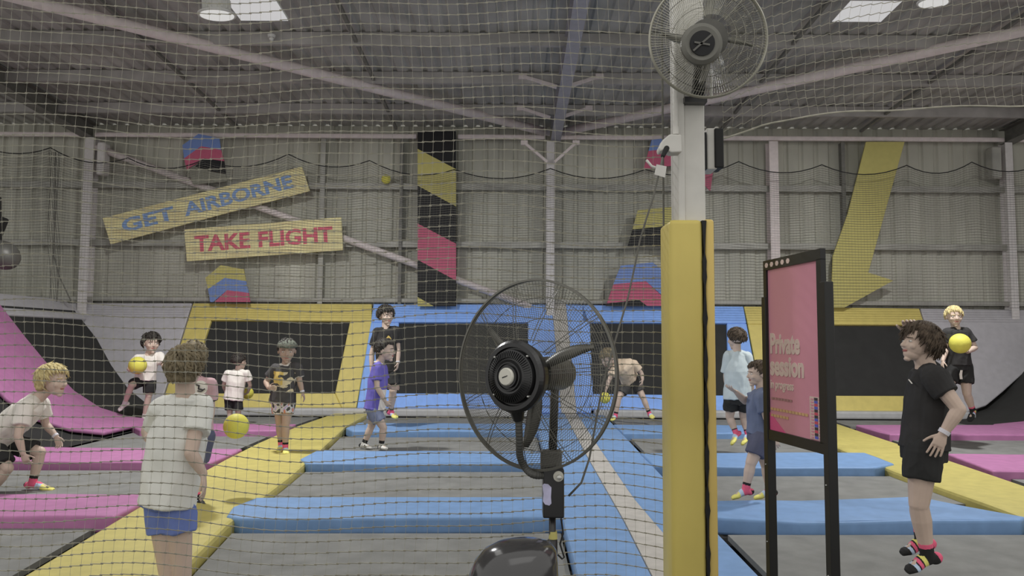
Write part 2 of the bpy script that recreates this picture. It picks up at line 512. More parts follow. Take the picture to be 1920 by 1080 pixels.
wall_tramp('wall trampoline with wide yellow frame on the left of the back wall', [[(380, 596), (665, 597), (640, 745), (335, 745)]],
           [([(362, 568), (697, 569), (697, 602), (396, 600), (352, 600)], M['yellow_wall']), ([(352, 600), (396, 600), (350, 737), (330, 768), (300, 768)], M['yellow_wall']),
            ([(656, 602), (697, 602), (668, 764), (640, 764), (628, 737)], M['yellow_wall']), ([(350, 737), (628, 737), (640, 764), (330, 764)], M['yellow_wall'])])
wall_tramp('wall trampoline with blue frame behind the tall boy, left of the fan', [[(740, 600), (1000, 600), (1000, 745), (730, 745)]],
           [([(700, 569), (1000, 570), (992, 604), (740, 604), (695, 604)], M['blue_wall']), ([(695, 604), (748, 604), (738, 737), (725, 765), (669, 765)], M['blue_wall']),
            ([(738, 737), (992, 737), (1000, 765), (725, 765)], M['blue_wall'])])
wall_tramp('wall trampoline with blue frame behind the yellow padded post', [[(1095, 600), (1370, 602), (1372, 748), (1110, 745)]],
           [([(1090, 571), (1394, 574), (1400, 606), (1363, 606), (1105, 604), (1092, 604)], M['blue_wall']), ([(1363, 606), (1400, 606), (1431, 770), (1372, 770), (1366, 740)], M['blue_wall']),
            ([(1112, 738), (1366, 741), (1372, 770), (1100, 767)], M['blue_wall'])])
wall_tramp('wall trampoline with yellow frame on the right of the back wall', [[(1440, 603), (1740, 604), (1760, 745), (1450, 745)]],
           [([(1395, 574), (1724, 578), (1734, 609), (1460, 608), (1402, 607)], M['yellow_wall']), ([(1402, 607), (1460, 608), (1470, 742), (1470, 770), (1433, 770)], M['yellow_wall']),
            ([(1734, 609), (1760, 700), (1775, 772), (1745, 772), (1740, 742), (1715, 609)], M['yellow_wall']), ([(1470, 741), (1740, 742), (1745, 771), (1470, 771)], M['yellow_wall'])])
t = thing('centre_wall_pad', 'blue padded column on back wall with a grey stripe behind the fan', 'wall pad', wp(1045, 765), 'grey and blue wall pads')
wplate([(1000, 570), (1035, 570), (1053, 774), (996, 774), (990, 737), (990, 604)], .06, .1, M['blue_wall'], 'pad', t)
wplate([(1035, 570), (1061, 570), (1081, 774), (1053, 774)], .055, .1, M['stripe'], 'stripe', t, 0)
wplate([(1061, 570), (1094, 571), (1106, 604), (1112, 738), (1108, 774), (1081, 774)], .06, .1, M['blue_wall'], 'pad', t)
bm = bmesh.new()
plate(bm, [wp(-60, 568, .05), wp(360, 568, .05), wp(298, 768, .05), wp(255, 768, .05), wp(120, 600, .05), wp(-60, 600, .05)], NW, .1); bevel(bm, .02, 2)
tag(obj('corner_wall_pad', bm, M['greypad']), 'grey vinyl corner pad left of the yellow framed wall trampoline', 'wall pad', 'grey and blue wall pads')
bm = bmesh.new()
plate(bm, [wp(1726, 578, .05), wp(2200, 584, .05), wp(2200, 560 + 80, .05), wp(1985, 640, .05), wp(1880, 735, .05), wp(1850, 760, .05), wp(1812, 773, .05), wp(1777, 773, .05), wp(1762, 702, .05)], NW, .1); bevel(bm, .02, 2)
tag(obj('corner_wall_pad', bm, M['greypad']), 'grey vinyl corner pad on the right behind the blond boy with a ball', 'wall pad', 'grey and blue wall pads')
# riser strips below the sloping wall
for (xa, xb, lab) in ((325, 1000, 'left of the centre column'), (1110, 1775, 'right of the centre column')):
    a = G(xa, 778, .02); b = G(xb, 778, .02)
    bm = bmesh.new(); box(bm, (a.x, 13.72, .02), (b.x, 14.1, .155)); bevel(bm, .03, 2)
    tag(obj('base_pad', bm, M['silver']), 'light grey padded strip along the foot of the wall trampolines, ' + lab, 'wall pad', 'light grey base pads')
# dark void behind the slope and black cap on top
bm = bmesh.new(); a = wp(-300, 566, -.05)
box(bm, (-15, 15.06, a.z - .08), (15, 15.16, a.z - .02))
struct('trim_1', bm, M['black'])

# ------------------------------------------------------------------ curved side banks
LB = [(0, 0), (.5, .05), (1.0, .2), (1.45, .48), (1.9, .9), (2.3, 1.35), (2.8, 1.95)]


def bank(side, x0, name, label):
    bm = bmesh.new(); prev = None
    for (dx, z) in LB:
        cur = [bm.verts.new((x0 + side * dx, Y, z)) for Y in (5.2, 14.6)] + [bm.verts.new((x0 + side * (dx + .05), Y, z - .06)) for Y in (5.2, 14.6)]
        if prev:
            bm.faces.new((prev[0], cur[0], cur[1], prev[1])); bm.faces.new((prev[2], cur[2], cur[3], prev[3]))
        prev = cur
    return tag(obj(name, bm, M['bedwall'], None, True), label, 'wall trampoline', 'curved side banks')


XLB = -5.75; XRB = 7.9
bank(-1, XLB, 'side_bank', 'curved dark trampoline bank rising at the left edge behind the boys')
bank(1, XRB, 'side_bank', 'curved dark trampoline bank rising at the right edge')


def bank_strip(side, x0, Y0, Y1, m, label, o=.03, th=.06, sk=0.0):
    bm = bmesh.new(); rows = []
    L = LB
    for i, (dx, z) in enumerate(L):
        j = min(i + 1, len(L) - 1); k = max(i - 1, 0)
        tx, tz = L[j][0] - L[k][0], L[j][1] - L[k][1]; l = math.hypot(tx, tz); nx, nz = -tz / l, tx / l
        rows.append([bm.verts.new((x0 + side * (dx + nx * oo), Y, z + nz * oo)) for oo in (o, o - th) for Y in (Y0, Y1)])
    for a, b in zip(rows, rows[1:]):
        for q in ((0, 1), (1, 3), (3, 2), (2, 0)):
            bm.faces.new((a[q[0]], b[q[0]], b[q[1]], a[q[1]]))
    for r in (rows[0], rows[-1]): bm.faces.new((r[0], r[1], r[3], r[2]))
    bevel(bm, .02, 2)
    return tag(obj('bank_pad', bm, m, None, True), label, 'wall pad', 'pads on the side banks')


bank_strip(-1, XLB - .02, 10.7, 12.35, M['pink'], 'wide pink pad curving up the left side bank', o=.09)
bank_strip(1, XRB + .02, 11.1, 12.4, M['pink'], 'pink pad curving up the right side bank', o=.09)
bm = bmesh.new()
xx = XLB - 2.75
plate(bm, [(xx + .12, 7.5, 1.80), (xx + .12, 14.75, 1.80), (xx - .35, 14.75, 2.18), (xx - .35, 7.5, 2.18)], (1, 0, 1.2), .08); bevel(bm, .02, 2)
tag(obj('bank_cap_pad', bm, M['greypad']), 'grey pad along the top edge of the left side bank', 'wall pad', 'pads on the side banks')


# ------------------------------------------------------------------ nets
def net_mesh(f, nu, nv, rh, rv, knot=True, jog=.0):
    """f(u,v)->point with integer u,v; horizontal strands v const"""
    bm = bmesh.new()
    def tri(pts, r):
        prev = None
        for i, p in enumerate(pts):
            cur = [bm.verts.new(p + V(o)) for o in ((0, -r, r * .6), (0, r, r * .6), (0, 0, -r * 1.1))] if r is rh else \
                  [bm.verts.new(p + V(o)) for o in ((r * .6, -r, 0), (r * .6, r, 0), (-r * 1.1, 0, 0))]
            if prev:
                for k in range(3): bm.faces.new((prev[k], prev[(k + 1) % 3], cur[(k + 1) % 3], cur[k]))
            prev = cur
    for v in range(nv + 1):
        pts = []
        for u in range(nu + 1):
            p = f(u, v)
            if jog:
                pts += [p + V((-.006, 0, jog)), p + V((.006, 0, -jog))]
            else: pts.append(p)
        tri(pts, rh)
    for u in range(nu + 1):
        tri([f(u, v) for v in range(nv + 1)], rv)
    return bm
# ------------------------------------------------------------------ nets placed in the hall
YN = 3.5
p_a = P(-60, -70, YN); p_b = P(1249, 1140, YN)
cell = 19.5 / F * YN; cz = 21.0 / F * YN
nu = int((p_b.x - p_a.x) / cell); nv = int((p_a.z - p_b.z) / cz)


def fnet(u, v):
    x = p_b.x - u * cell; z = p_b.z + v * cz
    top = max(0, (z - 1.9)) / 1.5
    z += .02 * math.sin(x * 3.1 + z * 1.3) + .012 * math.sin(x * 6.0 - z * 2) + top * .05 * math.sin(x * 1.7 + 1)
    x += (.018 * math.sin(z * 3.3 + x) + .02 * math.sin(z * 1.1)) * min(1, u / 6)
    y = YN + .04 * math.sin(x * 2 + z) * min(1, u / 6)
    return V((x, y, z))


t = thing('safety_net', 'knotted rope safety net hanging in the foreground left of the yellow post', 'net', (p_b.x, YN, 0), 'safety nets')
bm = net_mesh(fnet, nu, nv, .0020, .0006, jog=.0022); obj('mesh', bm, M['net'], t)
bm = bmesh.new(); tube(bm, [fnet(0, v) - V((-.004, 0, 0)) for v in range(0, nv + 1, 2)], .005, 6); obj('border_rope', bm, M['netdark'], t)
# upper net right of the post: hangs from above, lower hem rises to the right
hem = [P(1350, 262, YN + .2), P(1430, 232, YN + .2), P(1600, 212, YN + .2), P(1760, 201, YN + .2), P(1960, 192, YN + .2)]
x0 = hem[0].x; x1 = hem[-1].x; nu2 = int((x1 - x0) / cell)


def hz(x):
    for a, b in zip(hem, hem[1:]):
        if x <= b.x: return a.z + (b.z - a.z) * (x - a.x) / (b.x - a.x)
    return hem[-1].z


def fnet2(u, v):
    x = x0 + u * cell
    z = hz(x) + v * cz * .86 + v * (x - x0) * .006
    z += .006 * math.sin(x * 9 + v)
    return V((x + .012 * math.sin(v * .7 + u * .3), YN + .2 + .03 * math.sin(x * 3 + v * .4), z))


t = thing('safety_net', 'rope net hanging across the top right, its lower hem rising to the right', 'net', (x0, YN + .2, hem[0].z), 'safety nets')
bm = net_mesh(fnet2, nu2, 19, .002, .0006, jog=.0022); obj('mesh', bm, M['net'], t)
bm = bmesh.new(); tube(bm, [fnet2(u, 0) for u in range(nu2 + 1)], .0045, 6); obj('hem_rope', bm, M['net'], t)
# far net in front of the back wall, hung from a scalloped rope
YF = W - .75
sc = [(-60, 250), (0, 292), (95, 276), (186, 296), (300, 312), (430, 290), (541, 289), (615, 311), (693, 301), (780, 322), (860, 318), (940, 330), (1032, 316), (1130, 333), (1215, 322), (1300, 318), (1385, 303), (1460, 322), (1541, 309), (1620, 327), (1700, 310), (1760, 317), (1822, 304), (1900, 306), (2050, 300)]
peaks = [-60, 95, 240, 380, 541, 693, 852, 1032, 1210, 1385, 1541, 1700, 1822, 1960, 2100]
pky = [262, 277, 296, 300, 289, 301, 318, 316, 318, 303, 309, 310, 304, 304, 304]
rp = []
for (a, ya), (b, yb) in zip(zip(peaks, pky), list(zip(peaks, pky))[1:]):
    for i in range(8):
        s = i / 8; y = ya + (yb - ya) * s + 18 * 4 * s * (1 - s)
        rp.append(P(a + (b - a) * s, y, YF))
rp.append(P(2100, 304, YF))
t = thing('safety_net', 'fine mesh net strung along the back wall from a scalloped black rope', 'net', (0, YF, 2), 'safety nets')
bm = bmesh.new(); tube(bm, rp, .011, 5); obj('scalloped_rope', bm, M['rope'], t)
zb_ = P(960, 572, YF).z; xs0 = rp[0].x; xs1 = rp[-1].x; cf = .06; nuf = int((xs1 - xs0) / cf)


def rz(x):
    for a, b in zip(rp, rp[1:]):
        if x <= b.x: return a.z + (b.z - a.z) * (x - a.x) / max(1e-6, b.x - a.x)
    return rp[-1].z


tops = [rz(xs0 + u * cf) for u in range(nuf + 1)]
nvf = int((max(tops) - zb_) / cf)
bm = bmesh.new()
def tri3(p, q, r, vert):
    o = ((0, -r, r * .6), (0, r, r * .6), (0, 0, -r)) if not vert else ((r * .6, -r, 0), (r * .6, r, 0), (-r, 0, 0))
    a = [bm.verts.new(V(p) + V(k)) for k in o]; b = [bm.verts.new(V(q) + V(k)) for k in o]
    for k in range(3): bm.faces.new((a[k], a[(k + 1) % 3], b[(k + 1) % 3], b[k]))
for u in range(nuf + 1):
    x = xs0 + u * cf
    if u % 1 == 0: tri3((x, YF, zb_), (x, YF, tops[u]), .0011, True)
for v in range(nvf + 1):
    st = None
    for u in range(0, nuf + 1, 3):
        x = xs0 + u * cf; top = tops[u]
        k = v / nvf
        z = zb_ + k * (max(tops) - zb_) - (max(tops) - top) * k * k
        cur = (x, YF, z)
        if st: tri3(st, cur, .0038, False)
        st = cur
obj('mesh', bm, M['netdark'], t)
# gathered net curtain near the left column
bm = bmesh.new()
for i in range(9):
    xx = 92 + i * 2.2
    tube(bm, [P(xx + 3 * math.sin(k * .9 + i), 285 + k * 28, YF - .1) for k in range(11)], .006, 4)
tube(bm, [P(104, 285, YF - .1), P(101, 480, YF - .1), P(112, 520, YF - .1), P(134, 566, YF - .1)], .012, 5)
tag(obj('gathered_net', bm, M['netdark']), 'dark gathered strip of netting hanging left of the left white column', 'net')

# ------------------------------------------------------------------ wall graphics
M['wood'] = mat('painted_plywood', (216, 196, 148), .7, var=.13, scale=3, stretch=(.6, 1, 9))
M['letter_blue'] = mat('letter_blue', (122, 148, 188), .7, var=.05)
M['letter_red'] = mat('letter_red', (190, 92, 108), .7, var=.05)
M['g_yellow'] = mat('graphic_yellow', (174, 166, 102), .7, var=.02)
M['g_pink'] = mat('graphic_pink', (172, 86, 110), .7, var=.02)
M['g_blue'] = mat('graphic_blue', (106, 128, 178), .7, var=.02)
M['g_black'] = mat('graphic_black', (32, 32, 33), .7, var=.05)
M['g_grey'] = mat('graphic_grey', (128, 128, 116), .7, var=.05)


def text_bm(s, bold=.0, size=1.0, space=1.0):
    cu = bpy.data.curves.new('lettering', 'FONT'); cu.body = s; cu.offset = bold; cu.extrude = .01; cu.space_character = space; cu.resolution_u = 4
    o = bpy.data.objects.new('lettering', cu); C.objects.link(o)
    bpy.context.view_layer.update()
    me = bpy.data.meshes.new_from_object(o.evaluated_get(bpy.context.evaluated_depsgraph_get()))
    bpy.data.objects.remove(o); bpy.data.curves.remove(cu)
    xs = [v.co.x for v in me.vertices]; ys = [v.co.y for v in me.vertices]
    me.transform(Matrix.Translation((-min(xs), -min(ys), 0)))
    return me, max(xs) - min(xs), max(ys) - min(ys)


def letter(s, name, O, X, Y, wd, ht, m, parent, bold=.03, lift=.004, space=1.0, th=.006, label=None):
    """lettering filling the rectangle O + X*wd, Y*ht (X, Y unit vectors)"""
    me, tw, tht = text_bm(s, bold, space=space)
    X = V(X).normalized(); Y = V(Y).normalized(); N = X.cross(Y)
    Mx = Matrix(((X.x * wd / tw, Y.x * ht / tht, N.x * th / .02, O.x), (X.y * wd / tw, Y.y * ht / tht, N.y * th / .02, O.y), (X.z * wd / tw, Y.z * ht / tht, N.z * th / .02, O.z), (0, 0, 0, 1)))
    me.transform(Matrix.Translation(N * (lift)) @ Mx)
    return obj(name, me, m, parent, label=label)


def board(c, txt, m, label, tx):
    Y = W - .42
    q = [P(x, y, Y) for x, y in c]       # BL, BR, TR, TL
    t = thing('wooden_sign', label, 'sign', q[0], 'painted wooden boards')
    bm = bmesh.new(); plate(bm, q, (0, -1, 0), .03); bevel(bm, .006, 1); bo = obj('board', bm, M['wood'], t)
    X = (q[1] - q[0]).normalized(); Z = V((-X.z, 0, X.x)); L = (q[1] - q[0]).length; H = (q[3] - q[0]).length
    for (word, f0, f1) in tx:
        letter(word, 'lettering', q[0] + X * L * f0 + Z * H * .27, X, Z, L * (f1 - f0), H * .5, m, bo, bold=.03, space=1.0)
    for fx in (.06, .94):
        bm = bmesh.new(); p = q[0] + X * L * fx; beam(bm, p + V((0, .03, -.0)), p + V((0, .03, 0)) + Z * H, .06, .04, (1, 0, 0)); obj('batten', bm, M['darkst'], t)


board([(207, 458), (581, 358), (566, 312), (192, 409)], '', M['letter_blue'], 'long tilted wooden board reading GET AIRBORNE in blue letters', [('GET', .075, .335), ('AIRBORNE', .385, .93)])
board([(350, 490), (643, 469), (640, 407), (345, 430)], '', M['letter_red'], 'lower wooden board reading TAKE FLIGHT in red letters', [('TAKE', .055, .41), ('FLIGHT', .465, .94)])


def graphic(name, label, pieces, Y, cat='wall graphic', th=.03):
    xs = [p for c in pieces for p in c[0]]
    t = thing(name, label, cat, P(*xs[0], Y))
    for k, (pts, m, nm) in enumerate(pieces):
        bm = bmesh.new(); plate(bm, [P(x, y, Y) for x, y in pts], (0, -1, 0), th); obj(nm, bm, m, t)
    return t


Y = W - .38
graphic('striped_banner', 'tall black banner with slanted yellow and pink bands on the back wall', [
    ([(783, 246), (855, 246), (855, 317), (783, 279)], M['g_black'], 'black_band'), ([(783, 279), (855, 317), (855, 387), (783, 348)], M['g_yellow'], 'yellow_band'),
    ([(783, 348), (855, 387), (855, 457), (783, 419)], M['g_black'], 'black_band'), ([(783, 419), (855, 457), (855, 526), (783, 487)], M['g_pink'], 'pink_band'),
    ([(783, 487), (855, 526), (855, 574), (813, 574), (783, 557)], M['g_black'], 'black_band'), ([(783, 557), (813, 574), (783, 574)], M['g_yellow'], 'yellow_band')], Y, 'banner')
graphic('chevron_panel', 'small blue, pink and black chevron panel under the eave above the wooden boards', [
    ([(372, 251), (411, 259), (414, 281), (377, 274), (345, 297), (342, 272)], M['g_blue'], 'blue_chevron'),
    ([(377, 274), (414, 281), (420, 302), (383, 297), (350, 318), (345, 297)], M['g_pink'], 'pink_chevron'),
    ([(383, 297), (420, 302), (423, 325), (392, 320), (366, 312)], M['g_black'], 'black_chevron'),
    ([(366, 314), (392, 321), (423, 327), (426, 340), (362, 346), (354, 322)], M['g_grey'], 'grey_chevron')], Y - .05)
graphic('chevron_panel', 'small yellow, blue and pink chevron panel under the TAKE FLIGHT board', [
    ([(414, 497), (457, 505), (461, 527), (421, 521), (390, 542), (385, 521)], M['g_yellow'], 'yellow_chevron'),
    ([(421, 521), (461, 527), (466, 549), (426, 544), (400, 566), (394, 566), (390, 542)], M['g_blue'], 'blue_chevron'),
    ([(426, 544), (466, 549), (469, 566), (402, 566)], M['g_pink'], 'pink_chevron')], Y - .05)
graphic('chevron_panel', 'large leaning chevron panel in yellow, black, blue and pink behind the post', [
    ([(1222, 262), (1290, 255), (1335, 300), (1335, 322), (1286, 275), (1216, 283)], M['g_blue'], 'blue_chevron'),
    ([(1216, 283), (1286, 275), (1337, 322), (1332, 358), (1282, 308), (1207, 317)], M['g_pink'], 'pink_chevron'),
    ([(1196, 394), (1268, 387), (1300, 420), (1295, 455), (1258, 423), (1186, 430)], M['g_yellow'], 'yellow_chevron'),
    ([(1186, 430), (1258, 423), (1295, 455), (1288, 500), (1245, 458), (1177, 462)], M['g_black'], 'black_chevron'),
    ([(1164, 498), (1224, 492), (1290, 545), (1284, 580), (1262, 572), (1211, 527), (1150, 533)], M['g_blue'], 'blue_chevron'),
    ([(1150, 533), (1211, 527), (1262, 574), (1214, 574), (1198, 562), (1138, 569)], M['g_pink'], 'pink_chevron'),
    ([(1138, 569), (1198, 562), (1214, 574), (1136, 574)], M['g_black'], 'black_chevron')], Y)
bm = bmesh.new(); plate(bm, [P(x, y, Y) for x, y in ((1624, 266), (1696, 266), (1628, 511), (1675, 526), (1583, 577), (1562, 577), (1560, 530), (1562, 480), (1590, 400))], (0, -1, 0), .03)
tag(obj('wall_arrow', bm, M['g_yellow']), 'big yellow arrow on the back wall pointing down to the left', 'wall graphic')
# small electrical boxes by the columns
for (a, b, lab) in (((184, 268), (201, 329), 'right of the left white column'), ((1857, 276), (1872, 336), 'left of the right white column')):
    bm = bmesh.new(); p = P(a[0], b[1], W - .3); q = P(b[0], a[1], W - .3); box(bm, (p.x, W - .4, p.z), (q.x, W - .15, q.z)); bevel(bm, .04, 3)
    tag(obj('wall_light', bm, M['white_st'] if a[0] < 900 else M['girt']), 'upright pale box fixed on the back wall ' + lab, 'wall box', 'pale wall boxes')

M['motor'] = mat('motor_grey', (84, 83, 79), .45, metal=.3, var=.05)
# dark speaker at the left edge
t = thing('loudspeaker', 'dark loudspeaker hanging at the left edge in front of the back wall', 'speaker', P(10, 500, 11.5))
bm = bmesh.new(); ce = P(5, 478, 11.5)
ell(bm, ce, V((.24, 0, -.08)), V((0, .25, 0)), V((.04, 0, .22)), 18); obj('cabinet', bm, M['motor'], t, smooth=True)
bm = bmesh.new(); beam(bm, ce + V((-.05, 0, .1)), ce + V((-.1, 0, .9)), .05, .05); obj('bracket', bm, M['black'], t)
bm = bmesh.new(); beam(bm, ce + V((-.3, 0, .1)), ce + V((-.12, 0, .62)), .3, .2, (1, 0, 0)); bevel(bm, .03, 2); obj('horn', bm, M['black'], t)

# ------------------------------------------------------------------ ceiling lamps and sprinkler
M['lampwhite'] = mat('lamp_housing', (190, 190, 186), .4, var=.01)
M['lamp_on'] = mat('lamp_lens', (195, 196, 192), .4, var=0, gain=1)
M['lamp_on'].node_tree.nodes['Principled BSDF'].inputs['Emission Color'].default_value = (1, 1, .98, 1)
M['lamp_on'].node_tree.nodes['Principled BSDF'].inputs['Emission Strength'].default_value = .5


def bay_lamp(px, py, Y, r, label, tilt):
    c = P(px, py, Y); t = thing('high_bay_lamp', label, 'ceiling lamp', c, 'high bay lamps')
    ax = V((tilt[0], tilt[1], 1)).normalized(); u, v = basis(ax)
    bm = bmesh.new(); loft(bm, [(c, u * r, v * r), (c + ax * .02, u * r * 1.0, v * r * 1.0), (c + ax * .05, u * r * .75, v * r * .75), (c + ax * .07, u * r * .62, v * r * .62), (c + ax * .22, u * r * .6, v * r * .6)], 32); obj('housing', bm, M['lampwhite'], t, smooth=False)
    bm = bmesh.new(); R = []
    loft(bm, [(c - ax * .006, u * r * .88, v * r * .88), (c + ax * .004, u * r * .88, v * r * .88)], 32); obj('lens', bm, M['lamp_on'], t)
    bm = bmesh.new()
    for i in range(16):
        a = 2 * math.pi * i / 16; d = u * math.cos(a) + v * math.sin(a)
        beam(bm, c + ax * .07 + d * r * .66, c + ax * .2 + d * r * .66, .004, .04, d.cross(ax))
    obj('cooling_fins', bm, M['lampwhite'], t)
    bm = bmesh.new(); limb(bm, c + ax * .2, .012, V((c.x, c.y, zr(c.y, .2))), .012, 8); obj('hanger', bm, M['galv'], t)
    l = bpy.data.lights.new('lamp_glow', 'AREA'); l.shape = 'DISK'; l.size = r * 1.6; l.energy = 300; o = bpy.data.objects.new('lamp_glow', l); C.objects.link(o)
    o.parent = t; o.location = -ax * .03; o.rotation_euler = (0, 0, 0)


bay_lamp(407, 29, 9.3, .235, 'round white high bay lamp beside the left skylight', (-.05, -.1))
bay_lamp(1750, 6, 9.2, .19, 'round white high bay lamp at the top right beside the right skylight', (.05, -.1))
c = P(509, 73, 10.9); t = thing('sprinkler_head', 'small white sensor dome under the purlin below the left skylight', 'ceiling sensor', c)
bm = bmesh.new(); loft(bm, [(c + V((0, 0, .06)), V((.06, 0, 0)), V((0, .06, 0))), (c + V((0, 0, .02)), V((.055, 0, 0)), V((0, .055, 0)))], 16); obj('base', bm, M['lampwhite'], t)
bm = bmesh.new(); ell(bm, c, V((.035, 0, 0)), V((0, .035, 0)), V((0, 0, .03))); obj('dome', bm, M['lampwhite'], t, smooth=True)

# ------------------------------------------------------------------ padded post
M['post_yellow'] = mat('yellow_pvc_pad', (186, 170, 94), .42, var=.07, scale=2.2, stretch=(1, 1, .5), bump=.35, bscale=7)
M['post_yellow2'] = mat('yellow_pvc_flap', (192, 168, 98), .45, var=.06, scale=2.2, stretch=(1, 1, .5), bump=.25, bscale=8)
M['post_white'] = mat('white_painted_post', (182, 180, 174), .45, var=.03)
YPO = 3.3
t = thing('padded_post', 'white steel post wrapped in yellow padding in the middle foreground', 'post', P(1296, 800, YPO))
pl = P(1255, 411, YPO); pr = P(1318, 411, YPO); pr2 = P(1340, 411, YPO); zt = pl.z
bm = bmesh.new(); box(bm, (pl.x, YPO, -.25), (pr.x, YPO + .22, zt)); bevel(bm, .022, 4)
obj('pad', bm, M['post_yellow'], t, smooth=True)
bm = bmesh.new(); box(bm, (pr.x + .007, YPO + .004, -.25), (pr2.x, YPO + .22, zt + .003)); bevel(bm, .014, 3)
obj('pad_flap', bm, M['post_yellow2'], t, smooth=True, label='narrow yellow flap beside the black seam')
bm = bmesh.new()
prev = None
for k in range(60):
    z = -.2 + (zt - .005 + .2) * k / 59; ww = .006 + .003 * math.sin(k * 1.1) + .002 * math.sin(k * 2.7)
    cur = [bm.verts.new((pr.x + .005 + s * ww, YPO + dy, z)) for s, dy in ((-1, -.003), (1, -.003), (1, .03), (-1, .03))]
    if prev:
        for i in range(4): bm.faces.new((prev[i], prev[(i + 1) % 4], cur[(i + 1) % 4], cur[i]))
    prev = cur
obj('hook_and_loop_seam', bm, M['black'], t, label='black closure strip down the pad')
ca = P(1271, 300, YPO + .04); cb = P(1323, 300, YPO + .04); cm = P(1284, 300, YPO + .04)
bm = bmesh.new(); ztop = P(960, -160, YPO).z
Yc = YPO + .05
box(bm, (ca.x, Yc - .02, .2), (cm.x - .002, Yc + .14, ztop)); box(bm, (cm.x, Yc, .2), (cb.x, Yc + .12, ztop)); bevel(bm, .004, 2)
obj('steel_column', bm, M['post_white'], t)
# conduit, junction box, cable, paper tag, speaker on the post
t = thing('conduit', 'white plastic conduit running up the left side of the post', 'pipe', P(1267, 250, YPO))
bm = bmesh.new(); limb(bm, P(1267, 248, YPO), .011, P(1266, -80, YPO), .011, 14); obj('tube', bm, M['post_white'], t, smooth=True)
bm = bmesh.new(); limb(bm, P(1267, 252, YPO), .014, P(1267, 238, YPO), .014, 14, True, True); obj('coupling', bm, M['post_white'], t)
t = thing('junction_box', 'white angled socket box at the foot of the conduit', 'socket box', P(1262, 270, YPO - .05))
bm = bmesh.new(); q = [P(x, y, YPO - .06) for x, y in ((1256, 251), (1278, 252), (1279, 285), (1258, 286), (1249, 280), (1238, 284), (1236, 277), (1243, 262))]; plate(bm, q, (0, -1, 0), .07); bevel(bm, .006, 2); obj('housing', bm, M['post_white'], t)
bm = bmesh.new(); limb(bm, P(1250, 278, YPO - .06), .012, P(1243, 292, YPO - .07), .01, 12); obj('plug', bm, M['black'], t)
t = thing('power_cable', 'thin grey cable hanging from the socket box and sloping down to the left', 'cable', P(1240, 300, YPO - .07))
bm = bmesh.new(); tube(bm, [P(x, y, Y) for x, y, Y in ((1243, 292, YPO - .07), (1238, 315, YPO - .1), (1225, 370, YPO - .1), (1212, 410, YPO - .1), (1200, 450, YPO - .1), (1190, 500, YPO - .1), (1177, 560, YPO - .15), (1162, 610, YPO - .2), (1152, 645, YPO - .25), (1130, 720, YPO - .32), (1105, 860, 2.86), (1090, 905, 2.84), (1066, 930, 2.83))], .0042, 8); obj('cord', bm, M['netdark'], t, smooth=True)
bm = bmesh.new(); tube(bm, [P(x, y, YPO - .1) for x, y in ((1212, 300), (1222, 312), (1236, 316), (1246, 322))], .006, 6); obj('cord_loop', bm, M['post_white'], t, smooth=True)
bm = bmesh.new(); plate(bm, [P(x, y, YPO - .11) for x, y in ((1227, 327), (1231, 308), (1250, 312), (1247, 333))], (0, -1, 0), .002)
tag(obj('paper_tag', bm, M['post_white']), 'white paper tag tied on the cable beside the post', 'tag')
t = thing('loudspeaker', 'tall black and white speaker box fixed behind the right side of the post', 'speaker', P(1340, 318, YPO + .3))
Ys = YPO + .3
bm = bmesh.new(); a = P(1326, 317, Ys); b = P(1344, 240, Ys); box(bm, (a.x, Ys, a.z), (b.x, Ys + .12, b.z)); bevel(bm, .006, 2); obj('housing', bm, M['post_white'], t)
bm = bmesh.new(); a = P(1341, 314, Ys - .01); b = P(1357, 240, Ys - .01); box(bm, (a.x, Ys - .01, a.z), (b.x, Ys + .1, b.z)); bevel(bm, .006, 2); obj('grille', bm, M['black'], t)
bm = bmesh.new(); a = P(1318, 317, Ys - .02); b = P(1325, 248, Ys - .02); box(bm, (a.x, Ys - .02, a.z), (b.x, Ys + .06, b.z)); obj('bracket', bm, M['black'], t)

# ------------------------------------------------------------------ fans
M['fan_black'] = mat('black_plastic', (30, 30, 31), .28, var=.03, spec=.6)
M['fan_wire'] = mat('fan_wire_dark', (96, 95, 89), .4, metal=.3, var=.04)
M['fan_wire_l'] = mat('fan_wire_light', (150, 148, 136), .35, metal=.4, var=.04)
M['fan_blade'] = mat('fan_blade_metal', (96, 95, 90), .35, metal=.5, var=.05)
M['chrome'] = mat('bright_metal', (176, 176, 172), .25, metal=.6, var=.02)
M['cream'] = mat('cream_plastic', (186, 184, 174), .4, var=.02)


def wire_ring(bm, c, u, v, r, wr, n=72):
    pts = [c + (u * math.cos(2 * math.pi * i / n) + v * math.sin(2 * math.pi * i / n)) * r for i in range(n + 1)]
    tube(bm, pts, wr, 4, cap=False)


